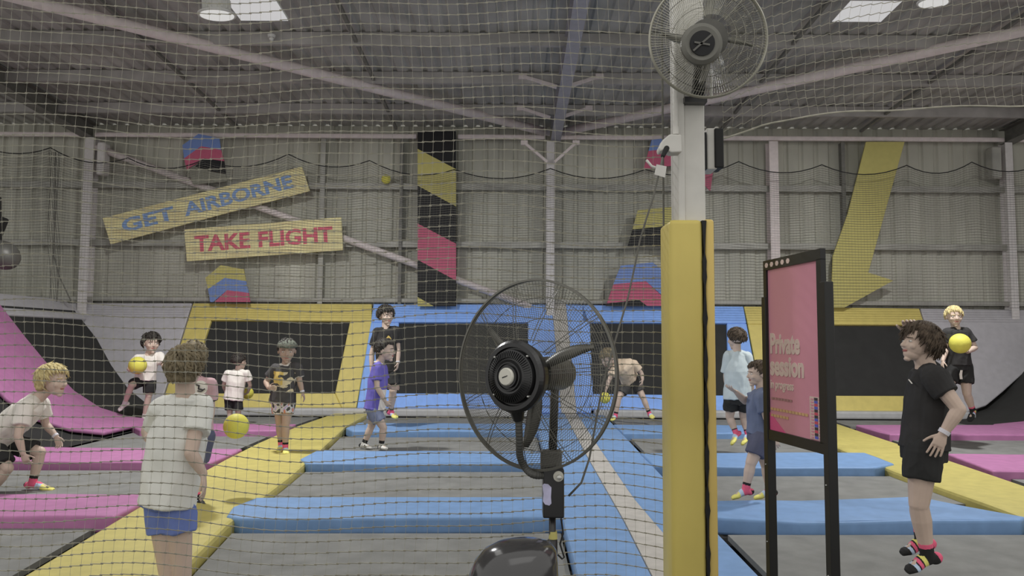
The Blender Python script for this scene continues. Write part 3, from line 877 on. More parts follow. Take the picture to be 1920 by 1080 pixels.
def fan_head(t, c, ax, R, nrings, nspoke, nrad, wire, hub_r, dep=.09, hubm=None, spokewire=None, blade_n=3, paired=True, wr=.0012, rearwire=None, rear_rad=True, front_rad=False):
    """c = ring centre; ax = direction the fan blows"""
    ax = V(ax).normalized(); u = ax.cross(V((0, 0, 1))).normalized(); v = u.cross(ax).normalized()
    def prof(s): return dep * (1 - s ** 2.6)     # forward bulge at radius fraction s
    fg = bmesh.new()
    for k in range(nrings):
        s = hub_r / R + (1 - hub_r / R) * (k + .5) / nrings
        wire_ring(fg, c + ax * prof(s), u, v, R * s, wr)
    if front_rad:
        for i in range(nrad):
            a = 2 * math.pi * i / nrad
            pts = [c + (u * math.cos(a + .25 * s) + v * math.sin(a + .25 * s)) * R * s + ax * prof(s) for s in (hub_r / R, .45, .6, .75, .88, .96, 1)]
            tube(fg, pts, wr, 3, cap=False)
    for i in range(nspoke):
        for da in ((-.018, .018) if paired else (0,)):
            a = 2 * math.pi * i / nspoke + .2
            pts = []
            for s in (hub_r / R * .95, .45, .6, .75, .88, .96, 1):
                aa = a + da / s
                pts.append(c + (u * math.cos(aa) + v * math.sin(aa)) * R * s + ax * (prof(s) - .002))
            tube(fg, pts, wr * 1.7, 5)
    obj('front_grille', fg, wire, t)
    bm = bmesh.new(); wire_ring(bm, c, u, v, R, .0055, 96); wire_ring(bm, c - ax * .012, u, v, R, .0045, 96); obj('outer_ring', bm, spokewire or wire, t)
    bm = bmesh.new(); rr = .07
    if rear_rad:
        for i in range(nrad):
            a = 2 * math.pi * i / nrad
            pts = [c + (u * math.cos(a - .35 * (1 - s)) + v * math.sin(a - .35 * (1 - s))) * R * s - ax * dep * 1.25 * (1 - s ** 3) for s in (rr / R, .4, .6, .78, .9, .97, 1)]
            tube(bm, pts, wr * .85, 3, cap=False)
    for s in (.35, .6, .82): wire_ring(bm, c - ax * dep * 1.25 * (1 - s ** 3), u, v, R * s, wr * 1.6)
    obj('rear_grille', bm, rearwire or wire, t)
    # blades
    for i in range(blade_n):
        bm = bmesh.new(); a0 = 2 * math.pi * i / blade_n + 4.6; rows = []
        for k in range(9):
            s = k / 8; r = R * (.12 + .66 * s); wdt = (.10 + .30 * math.sin(math.pi * min(1, s * .85 + .1))) * R * .33
            row = []
            for q in range(7):
                tt = q / 6 - .5; ang = a0 + tt * wdt / r * 1.1 + .25 * s
                row.append(c + (u * math.cos(ang) + v * math.sin(ang)) * r + ax * (tt * wdt * .42 + .012 * math.cos(tt * 3)) - ax * .02)
            rows.append(row)
        vs_ = [[bm.verts.new(p) for p in r_] for r_ in rows]
        for r1, r2 in zip(vs_, vs_[1:]):
            for q in range(6): bm.faces.new((r1[q], r1[q + 1], r2[q + 1], r2[q]))
        b = obj('blade', bm, M['fan_blade'], t, smooth=True); b.modifiers.new('thickness', 'SOLIDIFY').thickness = .002
    return ax, u, v


def disc(bm, c, ax, u, v, profile, n=48, mi=0):
    """lathe: profile = [(radius, forward)]"""
    loft(bm, [(c + ax * f, u * r, v * r) for r, f in profile], n, mi=mi)


# foreground misting fan
FY = 2.75; c = P(998, 701, FY); R = 176 / F * FY * 1.0
ax_ = V((-math.sin(math.radians(36)), -math.cos(math.radians(36)), .02))
t = thing('misting_fan', 'black wire caged misting fan on a pole in the centre foreground', 'fan', V((P(1040, 900, FY).x, FY, 0)))
ax, u, v = fan_head(t, c, ax_, R, 30, 11, 150, M['fan_wire'], .125, dep=.075, spokewire=M['fan_wire'], blade_n=3, wr=.0009)
h = c + ax * .12 + u * 0
hb = P(963, 706, h.y)
h = V((hb.x, h.y, hb.z))
bm = bmesh.new(); disc(bm, h, ax, u, v, [(.05, -.05), (.118, -.045), (.128, -.01), (.128, .0), (.118, .012), (.104, .012), (.101, .0), (.096, .0), (.094, .02), (.06, .032), (.052, .03), (.05, .036), (.046, .036), (.044, .03), (.0405, .03), (.039, .04), (.0, .04)], 64)
md = obj('mist_disc', bm, M['fan_black'], t, smooth=False, label='shiny black ribbed mist disc')
bm = bmesh.new()
for i in range(60):
    a = 2 * math.pi * i / 60; d = u * math.cos(a) + v * math.sin(a)
    beam(bm, h + d * .066 + ax * .033, h + d * .09 + ax * .024, .0035, .006, d.cross(ax))
obj('louvre_ring', bm, M['fan_black'], md)
bm = bmesh.new(); disc(bm, h, ax, u, v, [(.031, .038), (.031, .046), (.028, .05), (.0, .051)], 40); obj('centre_cap', bm, M['cream'], md, smooth=False, label='cream round centre cap')
bm = bmesh.new(); q = h + ax * .0515; beam(bm, q - u * -.012 - v * .004, q + u * -.002 + v * .001, .004, .001, v); beam(bm, q - u * .0 + v * .0, q + u * -.01 + v * .004, .003, .001, v); obj('cap_emblem', bm, M['fan_black'], md)
for a in (42, 133, 222, 318):
    a = math.radians(a); bm = bmesh.new(); d = u * math.cos(a) + v * math.sin(a)
    limb(bm, h + d * .099 + ax * .0, .0042, h + d * .099 + ax * .016, .0042, 10); obj('screw', bm, M['chrome'], md, smooth=True)
# motor, neck and column behind the cage
m0 = c - ax * .09; bm = bmesh.new(); disc(bm, m0, ax, u, v, [(.03, .06), (.06, .05), (.064, 0), (.064, -.1), (.055, -.13), (.02, -.14), (.0, -.14)], 32); obj('motor', bm, M['motor'], t, smooth=False)
bm = bmesh.new(); limb(bm, m0 - ax * .13, .012, m0 - ax * .17, .012, 12); obj('tilt_knob', bm, M['fan_black'], t, smooth=True)
neck = m0 - ax * .07; nb = P(1036, 852, FY + .06)
bm = bmesh.new(); tube(bm, [neck, neck.lerp(nb, .25) + V((0, .02, 0)), nb], [.02, .016, .016], 12); obj('neck', bm, M['fan_black'], t, smooth=True)
def pbox(bm, x0, y0, x1, y1, Y, d):
    a = P(x0, y1, Y); b = P(x1, y0, Y); box(bm, (a.x, Y, a.z), (b.x, Y + d, b.z))
bm = bmesh.new(); pbox(bm, 1014, 846, 1054, 884, FY + .02, .06); bevel(bm, .008, 2); obj('neck_clamp', bm, M['motor'], t)
bm = bmesh.new(); pbox(bm, 1018, 880, 1058, 972, FY - .03, .09); bevel(bm, .005, 2); cbx = obj('control_box', bm, M['fan_black'], t)
kc = P(1047, 893, FY - .03); yy = V((0, -1, 0)); xx = V((1, 0, 0)); zz = V((0, 0, 1))
bm = bmesh.new(); disc(bm, kc, yy, xx, zz, [(.0185, 0), (.0185, .004), (.016, .005), (.0, .005)], 32); obj('dial_plate', bm, M['cream'], cbx)
bm = bmesh.new(); disc(bm, kc + V((.002, 0, -.002)), yy, xx, zz, [(.009, .004), (.009, .022), (.0, .024)], 20); obj('dial', bm, M['chrome'], cbx)
M['label_blue'] = mat('pale_blue_label', (172, 170, 196), .5, var=.15, scale=14)
bm = bmesh.new(); k = [(1017, 910), (1020, 907), (1028, 908), (1034, 914), (1033, 932), (1034, 944), (1030, 948), (1022, 946), (1018, 940), (1019, 926)]
plate(bm, [P(x, y, FY - .032) for x, y in k], (0, -1, 0), .002); obj('sticker', bm, M['label_blue'], cbx, label='pale blue sticker')
pz = P(1036, 970, FY); bm = bmesh.new(); limb(bm, V((pz.x, FY + .01, .25)), .0125, V((pz.x, FY + .01, pz.z + .1)), .0125, 16, True, True); obj('pole', bm, M['fan_black'], t, smooth=True)
bm = bmesh.new(); limb(bm, P(1037, 1010, FY + .01), .016, P(1037, 996, FY + .01), .014, 16, True, True); obj('collar', bm, M['g_yellow'], t, label='pale yellow collar on the pole')
bm = bmesh.new(); limb(bm, V((P(1036, 1012, FY).x, FY + .01, .1)), .021, P(1036, 1012, FY + .01), .018, 16, True, True); obj('lower_pole', bm, M['fan_black'], t, smooth=True)
bm = bmesh.new(); bx = P(1036, 1012, FY).x; disc(bm, V((bx, FY + .01, -.25)), V((0, 0, 1)), xx, V((0, 1, 0)), [(.12, 0), (.12, .03), (.05, .06), (.03, .4), (0, .4)], 32); obj('base', bm, M['fan_black'], t)
# hose under the disc
M['hose'] = mat('corrugated_hose', (66, 66, 63), .5, var=.05)
hp = [P(x, y, Y) for x, y, Y in ((972, 772, h.y + .03), (973, 800, h.y + .03), (974, 830, h.y + .04), (975, 855, h.y + .06), (984, 876, h.y + .08), (1000, 890, FY - .04), (1022, 890, FY - .01), (1045, 878, FY + .01))]
sp = []
for i in range(len(hp) - 1):
    p0 = hp[max(0, i - 1)]; p1 = hp[i]; p2 = hp[i + 1]; p3 = hp[min(len(hp) - 1, i + 2)]
    for k in range(10):
        s = k / 10; sp.append(.5 * ((2 * p1) + (p2 - p0) * s + (2 * p0 - 5 * p1 + 4 * p2 - p3) * s * s + (3 * p1 - p0 - 3 * p2 + p3) * s ** 3))
sp.append(hp[-1])
bm = bmesh.new(); tube(bm, sp, [.0125 + .0012 * (i % 2) for i in range(len(sp))], 14); obj('mist_hose', bm, M['hose'], t, smooth=False)
bm = bmesh.new(); limb(bm, P(969, 766, h.y + .02), .03, P(972, 788, h.y + .03), .018, 16, True, True); obj('hose_socket', bm, M['fan_black'], t)
bm = bmesh.new(); tube(bm, [P(x, y, FY + .02) for x, y in ((1052, 972), (1056, 1000), (1050, 1020), (1058, 1045), (1054, 1048), (1046, 1040))], .0035, 6); obj('control_cable', bm, M['rope'], t)
# mist tank
t = thing('mist_tank', 'shiny black rounded tank at the foot of the misting fan', 'tank', P(955, 1100, 2.45))
TY = 2.33; a = P(874, 1080, TY); b = P(1043, 1060, TY); cx = (a.x + b.x) / 2 + .005; rx = (b.x - a.x) / 2 + .012; ztp = P(975, 1012, TY + rx * .9).z
M['gloss'] = mat('glossy_black_plastic', (62, 61, 62), .14, var=.02, spec=.8, gain=1.0)
bm = bmesh.new(); cz0 = V((cx, TY + rx * .9, 0)); RR = []
for (s, zf, sh) in ((.98, -.25, 0), (1.02, .25, 0), (1.0, ztp - .16, 0), (.97, ztp - .11, .004), (.9, ztp - .065, .012), (.78, ztp - .032, .024), (.6, ztp - .012, .036), (.35, ztp - .002, .042), (.05, ztp, .045)):
    RR.append((V((cx + sh, TY + rx * .9, zf)), V((rx * s, 0, 0)), V((0, rx * .9 * s, 0))))
loft(bm, RR, 48); obj('tank_body', bm, M['gloss'], t, smooth=True)
bm = bmesh.new(); loft(bm, [(V((cx, TY + rx * .9, ztp - .175)), V((rx * 1.02, 0, 0)), V((0, rx * .92, 0))), (V((cx, TY + rx * .9, ztp - .165)), V((rx * 1.02, 0, 0)), V((0, rx * .92, 0)))], 48); obj('rim', bm, M['gloss'], t, smooth=False)

# fan on top of the post
TF = 3.12; c = P(1328, 72, TF); R = 112 / F * TF
t = thing('post_fan', 'round wire caged fan mounted at the top of the post', 'fan', c)
ax, u, v = fan_head(t, c, V((-.03, -1, -.12)), R, 4, 6, 130, M['fan_wire_l'], .085, dep=.06, spokewire=M['fan_wire_l'], blade_n=4, paired=False, wr=.0009, rearwire=M['fan_wire'], front_rad=True)
h = P(1316, 82, c.y - .07)
bm = bmesh.new(); disc(bm, h, ax, u, v, [(.075, -.02), (.088, -.012), (.086, .0), (.07, .008), (.055, .006), (.0, .006)], 48); hpl = obj('hub_plate', bm, M['fan_wire'], t)
bm = bmesh.new(); disc(bm, h, ax, u, v, [(.052, .004), (.052, .012), (.0, .014)], 40); obj('hub_badge', bm, M['g_black'], hpl, label='black round badge with crossed pale bars')
for (x0_, y0_, x1_, y1_, ww) in ((1300, 95, 1334, 65, .008), (1302, 79, 1331, 84, .008)):
    bm = bmesh.new(); beam(bm, P(x0_, y0_, h.y - .016), P(x1_, y1_, h.y - .016), ww, .003, (0, 0, 1)); obj('badge_bar', bm, M['motor'], hpl)
bm = bmesh.new(); disc(bm, c - ax * .02, ax, u, v, [(.03, .04), (.085, .02), (.09, -.1), (.07, -.13), (0, -.13)], 32); obj('motor', bm, M['motor'], t)
bm = bmesh.new(); beam(bm, c - ax * .1, P(1308, 180, YPO + .02), .05, .04, (1, 0, 0)); obj('mount_arm', bm, M['fan_black'], t)
bm = bmesh.new(); pbox(bm, 1284, 181, 1326, 191, YPO + .0, .06); obj('mount_plate', bm, M['fan_black'], t)
bm = bmesh.new(); limb(bm, P(1334, 184, YPO), .006, P(1333, 132, YPO - .02), .006, 8); obj('mount_rod', bm, M['cream'], t)

# ------------------------------------------------------------------ sign stand
M['sign_pink'] = mat('pink_poster', (190, 130, 146), .22, var=.05, scale=1.6, spec=.5)
M['sign_text'] = mat('poster_white', (192, 172, 164), .4, var=.02)
M['sign_yellow'] = mat('poster_yellow', (188, 152, 112), .4, var=.02)
M['sign_grey'] = mat('poster_grey_text', (150, 112, 112), .4, var=.02)
M['sign_hot'] = mat('poster_hot_pink', (196, 84, 128), .4, var=.02)
M['sign_black'] = mat('sign_frame_black', (28, 28, 27), .4, var=.04, spec=.4)
YLs, YRs = 3.05, 2.62
tl = P(1447, 489, YLs); tr = P(1557, 467, YRs); bl = P(1440, 818, YLs); br = P(1549, 858, YRs)
X = (tr - tl); X.z = 0; Wd = X.length; X.normalize(); Zv = V((0, 0, 1)); N = X.cross(Zv).normalized()
if N.y > 0: N = -N
O = V((bl.x, YLs, (bl.z + br.z) / 2)); Ht = (tl.z + tr.z) / 2 - O.z
t = thing('sign_stand', 'black stand with a pink poster reading Private session in progress', 'sign', V((O.x + X.x * Wd / 2, O.y + X.y * Wd / 2, 0)))
def sp_(fx, fz, o=0.0): return O + X * Wd * fx + Zv * Ht * fz + N * o
def quad(x0, z0, x1, z1, o): return [sp_(x0, z0, o), sp_(x1, z0, o), sp_(x1, z1, o), sp_(x0, z1, o)]
bm = bmesh.new()
for q in ((0, 0, 1, .055), (0, .945, 1, 1), (0, .05, .055, .95), (.93, .05, 1, .95)): plate(bm, quad(*q, .008), N, .02)
obj('frame', bm, M['sign_black'], t)
bm = bmesh.new(); plate(bm, quad(.04, .04, .95, .96, 0), N, .01); po = obj('poster', bm, M['sign_pink'], t)
bm = bmesh.new(); plate(bm, [sp_(.055, .055, .002), sp_(.34, .055, .002), sp_(.25, .085, .002), sp_(.16, .115, .002), sp_(.055, .15, .002)], N, .001); obj('corner_shape', bm, M['sign_hot'], po)
for (s, x0_, z0_, ww, hh, b, m) in (('Private', .085, .475, .53, .115, .04, 'sign_text'), ('session', .075, .355, .6, .105, .04, 'sign_text'), ('in progress', .075, .27, .42, .06, .03, 'sign_text')):
    letter(s, 'lettering', sp_(x0_, z0_, .0), X, Zv, Wd * ww, Ht * hh, M[m], po, bold=b, lift=.001, th=.002)
for (x0_, z0_, ww, hh, m) in ((.09, .225, .4, .012, 'sign_grey'), (.075, .165, .66, .014, 'sign_yellow'), (.075, .13, .38, .014, 'sign_yellow')):
    bm = bmesh.new(); n_w = int(ww / .055)
    for i in range(n_w):
        a0 = x0_ + i * .055; plate(bm, quad(a0, z0_, a0 + .046, z0_ + hh, .0022), N, .001)
    obj('small_print', bm, M[m], po)
# striped ladder of small marks at the lower right of the poster
M['m_blue'] = mat('mark_blue', (80, 84, 170), .5, var=0); M['m_dark'] = mat('mark_dark', (58, 50, 60), .5, var=0); M['m_red'] = mat('mark_red', (180, 70, 90), .5, var=0)
bm = bmesh.new(); plate(bm, quad(.76, .06, .95, .27, .0022), N, .001); obj('logo_panel', bm, M['sign_text'], po)
bm = bmesh.new()
for i in range(14):
    z0_ = .064 + i * .0145; plate(bm, quad(.835, z0_, .885, z0_ + .013, .0035), N, .001, mi=(0, 1, 2, 1, 0, 3)[i % 6] if i % 6 < 5 else 2)
obj('logo_marks', bm, [M['m_blue'], M['m_dark'], M['m_red'], M['m_dark']], po)
bm = bmesh.new()
for i in range(14): z0_ = .064 + i * .0145; plate(bm, quad(.78, z0_, .82, z0_ + .008, .0035), N, .001); plate(bm, quad(.9, z0_, .94, z0_ + .008, .0035), N, .001)
obj('logo_ticks', bm, M['sign_pink'], po)
bm = bmesh.new()
for i in range(5):
    cc = sp_(.07 + i * .1, .972, .009); pts = [cc + X * .014 * math.cos(k * math.pi / 3 + i) + Zv * .011 * math.sin(k * math.pi / 3 + i) for k in range(6)]; plate(bm, pts, N, .001)
obj('header_marks', bm, M['sign_text'], t, label='row of small white shapes on the top frame')
for (s, ft) in ((-.035, .795), (.985, .835)):
    bm = bmesh.new(); a = sp_(s, 0, -.006); w_ = .034
    pts = [a + X * 0 + N * .017, a + X * w_ + N * .017, a + X * w_ - N * .017, a - N * .017]
    zt_ = sp_(0, ft).z
    lo = [bm.verts.new((p.x, p.y, -.25)) for p in pts]; hi = [bm.verts.new((p.x, p.y, zt_)) for p in pts]
    bm.faces.new(lo); bm.faces.new(hi)
    for i in range(4): bm.faces.new((lo[i], lo[(i + 1) % 4], hi[(i + 1) % 4], hi[i]))
    bevel(bm, .002, 1); lg = obj('leg', bm, M['sign_black'], t)
    for zf in (.05, .3, .6, .9):
        bm = bmesh.new(); p = a + X * w_ / 2 + N * .018; p.z = zf * (O.z)
        limb(bm, p, .003, p + N * .001, .003, 8); obj('bolt', bm, M['chrome'], lg)
    bm = bmesh.new(); a.z = -.24; beam(bm, a + X * w_ / 2 - N * .28, a + X * w_ / 2 + N * .28, .04, .02, X); obj('foot', bm, M['sign_black'], t)

# ------------------------------------------------------------------ balls
M['ball'] = mat('yellow_foam_ball', (198, 192, 84), .6, var=.05, scale=6, bump=.2, bscale=40)


def ball(px, py, Y, rpx, label):
    c = P(px, py, Y); r = rpx / F * Y; bm = bmesh.new(); bmesh.ops.create_icosphere(bm, subdivisions=4, radius=r)
    for v_ in bm.verts: v_.co += c + v_.co * .01 * noise.noise(v_.co * 20)
    return tag(obj('dodgeball', bm, M['ball'], None, True), label, 'ball', 'yellow dodgeballs')


ball(443, 799, 6.6, 23, 'yellow ball flying in mid air right of the boy with his back turned')
ball(724, 336, W - .26, 9, 'small yellow ball stuck on the wall rail beside the striped banner')
# ------------------------------------------------------------------ PEOPLE
def pm(name, rgb, **k): return mat(name, rgb, k.pop('rough', .85), **k)


M['skin'] = pm('skin_light', (182, 162, 148), rough=.55, var=.03, gain=1.3)
M['skin2'] = pm('skin_tan', (160, 138, 122), rough=.55, var=.03, gain=1.3)
M['lip'] = pm('lips', (160, 104, 98), rough=.5, var=.02)
M['eyew'] = pm('eye_white', (190, 186, 180), rough=.3, var=0); M['iris'] = pm('iris', (40, 32, 28), rough=.2, var=0)
M['h_brown'] = pm('hair_light_brown', (112, 102, 82), var=.2, scale=30)
M['h_blond'] = pm('hair_blond', (176, 162, 118), var=.14, scale=30)
M['h_dark'] = pm('hair_dark', (46, 42, 38), var=.2, scale=30, rough=.6)
M['h_dbrown'] = pm('hair_dark_brown', (72, 62, 52), var=.25, scale=30)
M['t_white'] = pm('tee_white', (205, 200, 192), var=.015, bump=.4, bscale=14)
M['t_grey_white'] = pm('tee_pale_grey', (206, 206, 200), var=.015, bump=.4, bscale=14)
M['t_cream'] = pm('tee_beige', (196, 178, 156), var=.05, bump=.4, bscale=14)
M['t_pale'] = pm('tee_pale_blue_grey', (172, 182, 184), var=.04, bump=.4, bscale=14)
M['t_black'] = pm('tee_black', (44, 43, 43), var=.06, bump=.4, bscale=14)
M['t_charcoal'] = pm('tee_charcoal', (64, 62, 62), var=.1, bump=.4, bscale=14)
M['t_slate'] = pm('tee_slate_blue', (92, 100, 122), var=.05, bump=.4, bscale=14)
M['t_purple'] = pm('polo_purple_blue', (98, 90, 164), var=.04, bump=.4, bscale=14)
M['t_pink'] = pm('tee_pale_pink', (184, 152, 156), var=.04, bump=.4, bscale=14)
M['s_blue'] = pm('shorts_blue', (98, 114, 168), var=.05, bump=.4, bscale=14)
M['s_black'] = pm('shorts_black', (38, 38, 38), var=.06, bump=.4, bscale=14)
M['s_denim'] = pm('shorts_grey_blue', (112, 118, 140), var=.07, bump=.4, bscale=14)
M['s_grey'] = pm('shorts_dark_grey', (64, 63, 62), var=.06, bump=.4, bscale=14)
M['s_navy'] = pm('shorts_slate', (78, 80, 98), var=.06, bump=.4, bscale=14)
M['c_pink'] = pm('sock_pink', (204, 90, 118), var=.02); M['c_lblue'] = pm('sock_light_blue', (168, 184, 204), var=.02); M['c_yellow'] = pm('sock_yellow', (206, 200, 112), var=.02)
M['c_black'] = pm('sock_black', (34, 34, 34), var=.02); M['c_white'] = pm('sock_white', (184, 182, 176), var=.02)
M['p_yellow'] = pm('print_yellow', (184, 160, 92), var=.03); M['p_cream'] = pm('print_cream', (186, 174, 144), var=.03)
M['p_orange'] = pm('print_orange', (186, 128, 96), var=.03); M['p_lilac'] = pm('print_lilac', (160, 152, 180), var=.03)
M['band'] = pm('wristband', (196, 194, 200), var=.0)
M['cap_grey'] = pm('cap_grey_green', (92, 96, 86), var=.25, scale=60)


def solid(name, bm, mats, parent, vox, matfn=None, smooth=4, disp=None, label=None):
    """union of overlapping closed shapes -> one continuous surface"""
    bmesh.ops.recalc_face_normals(bm, faces=bm.faces[:])
    me = bpy.data.meshes.new('tmp'); bm.to_mesh(me); bm.free()
    o = bpy.data.objects.new('tmp', me); C.objects.link(o)
    r = o.modifiers.new('r', 'REMESH'); r.mode = 'VOXEL'; r.voxel_size = vox; r.use_smooth_shade = True
    if smooth:
        s = o.modifiers.new('s', 'SMOOTH'); s.factor = .5; s.iterations = smooth
    dg = bpy.context.evaluated_depsgraph_get(); dg.update()
    new = bpy.data.meshes.new_from_object(o.evaluated_get(dg))
    bpy.data.objects.remove(o); bpy.data.meshes.remove(me)
    if disp:
        nr = [v.normal.copy() for v in new.vertices]
        for v, n in zip(new.vertices, nr): v.co += n * disp(v.co)
    new.materials.clear()
    idx = [matfn(p.center, p.normal) for p in new.polygons] if matfn else None
    o = obj(name, new, mats, parent, True, label)
    if idx: new.polygons.foreach_set('material_index', idx)
    return o


def wrinkle(amp, sc, seed):
    def f(co):
        q = V((co.x * sc + seed, co.y * sc, co.z * sc * .45))
        n1 = noise.noise(q); n2 = noise.noise(q * 2.3 + V((5, 1, 2)))
        return amp * (1 - 2 * abs(n1)) * .8 + amp * .5 * n2
    return f


SOCKS = {'grip': ([(.0, 'c_black'), (.12, 'c_pink'), (.45, 'c_lblue'), (.62, 'c_yellow')]),
         'black': ([(.0, 'c_pink'), (.1, 'c_black'), (.42, 'c_yellow'), (.53, 'c_black'), (.57, 'c_pink'), (.66, 'c_black'), (.7, 'c_lblue'), (.79, 'c_black')]),
         'white': ([(0, 'c_white')]), 'bw': ([(0, 'c_black'), (.2, 'c_white'), (.5, 'c_black'), (.6, 'c_white')]),
         'cross': ([(.0, 'c_pink'), (.1, 'c_black'), (.3, 'c_yellow'), (.38, 'c_pink'), (.46, 'c_lblue'), (.56, 'c_black')])}


def hair_mesh(hc, f, s, up, hh, style, seed):
    """hair shell with locks; f forward, s side, up"""
    rnd = random.Random(seed); bm = bmesh.new()
    Lb = style.get('back', .0); fringe = style.get('fringe', .25); puff = style.get('puff', .10); curl = style.get('curl', .03); nlock = style.get('locks', 150)
    rs_, rf_, ru_ = .37 * hh, .455 * hh, .42 * hh
    c0 = hc + up * .09 * hh - f * .05 * hh

    def mask(d):       # 1 = hair, 0 = bare (d unit in (s,f,u))
        sx, fy, uz = d
        low = -.35 - Lb * .6 + (fy > 0) * 0
        lim = low + (fringe + .12 - low) * max(0, min(1, (fy + .15) / .75))      # hairline height rises from nape to brow
        lim += .10 * noise.noise(V((sx * 4 + seed, fy * 4, 0)))
        return max(0, min(1, (uz - lim) / .12))
    n, k = 40, 26; rows = []
    for i in range(1, k):
        th = math.pi * i / k; row = []
        for j in range(n):
            ph = 2 * math.pi * j / n
            d = V((math.sin(th) * math.cos(ph), math.sin(th) * math.sin(ph), math.cos(th)))
            m = mask(d)
            r = .90 + m * (.10 + puff) + m * curl * noise.noise(V((d.x * 5 + seed, d.y * 5, d.z * 5 - seed))) * 2.2
            p = c0 + s * d.x * rs_ * r + f * d.y * rf_ * r + up * d.z * ru_ * r
            if d.y < .3 and d.z < 0: p -= up * Lb * hh * .55 * min(1, -d.z * 1.6) * m
            row.append(bm.verts.new(p))
        rows.append(row)
    for a, b in zip(rows, rows[1:]):
        for j in range(n): bm.faces.new((a[j], a[(j + 1) % n], b[(j + 1) % n], b[j]))
    bm.faces.new(rows[0]); bm.faces.new(rows[-1][::-1])
    wind = style.get('wind', V((0, 0, 0)))
    for q in range(nlock):
        for _ in range(20):
            d = V((rnd.gauss(0, 1), rnd.gauss(0, 1), rnd.gauss(.3, 1))).normalized()
            if mask(d) > .6: break
        p = c0 + s * d.x * rs_ * (1 + puff * .8) + f * d.y * rf_ * (1 + puff * .8) + up * d.z * ru_ * (1 + puff * .8)
        nrm = (s * d.x + f * d.y + up * d.z).normalized()
        crown = (up * .85 - f * .5).normalized()
        tan = (nrm - crown * 1.0); tan = (tan - nrm * tan.dot(nrm)); 
        if tan.length < .1: tan = f - nrm * f.dot(nrm)
        tan.normalize(); tan = (tan + V((rnd.uniform(-.25, .25), rnd.uniform(-.25, .25), rnd.uniform(-.2, .2))) + wind).normalized()
        L = hh * (style.get('len', .17)) * rnd.uniform(.6, 1.2); r0 = hh * .035
        pts = [p - tan * L * .35 - nrm * .01 * hh, p + nrm * hh * (.015 + .5 * curl), p + tan * L * .45 + nrm * hh * (-.01 + curl * rnd.uniform(-.5, .7)), p + tan * L + nrm * hh * rnd.uniform(-.09, .0 + curl * .6)]
        tube(bm, pts, [r0 * .5, r0, r0 * .8, r0 * .12], 6)
    return bm


def hand(bm, wr, tip, pn, th, sc, curl=.5):
    """wrist, direction point, palm normal, thumb direction, scale (1 = adult)"""
    d = (tip - wr).normalized(); pn = V(pn); pn = (pn - d * pn.dot(d)).normalized(); sd = d.cross(pn).normalized()
    if sd.dot(V(th)) < 0: sd = -sd                      # sd points to the thumb side
    ps = wr + d * .045 * sc
    loft(bm, [(wr - d * .01 * sc, sd * .024 * sc, pn * .019 * sc), (wr + d * .02 * sc, sd * .03 * sc, pn * .017 * sc), (wr + d * .055 * sc, sd * .04 * sc, pn * .016 * sc), (wr + d * .085 * sc, sd * .038 * sc, pn * .014 * sc), (wr + d * .092 * sc, sd * .03 * sc, pn * .009 * sc)], 14)
    base = wr + d * .082 * sc
    for k, (off_, ln, sp) in enumerate(((.031, .070, .10), (.0105, .080, .02), (-.0105, .074, -.06), (-.031, .058, -.16))):
        p = base + sd * off_ * sc; dd = (d + sd * sp).normalized(); c_ = curl * (1 + .15 * k); r = .0088 * sc
        for seg, fr in enumerate((.42, .32, .26)):
            ang = c_ * (.5 + .35 * seg); d2 = (dd * math.cos(ang) + pn * math.sin(ang)).normalized()
            q = p + d2 * ln * fr * sc; limb(bm, p, r, q, r * .93, 8); p = q; r *= .93; dd = d2
    p = wr + d * .025 * sc + sd * .024 * sc; dd = (d * .7 + sd * .75 + pn * .25).normalized(); r = .0105 * sc
    for ln in (.036, .03, .024):
        q = p + dd * ln * sc; limb(bm, p, r, q, r * .9, 8); p = q; r *= .9; dd = (dd + d * .35 + pn * .25).normalized()


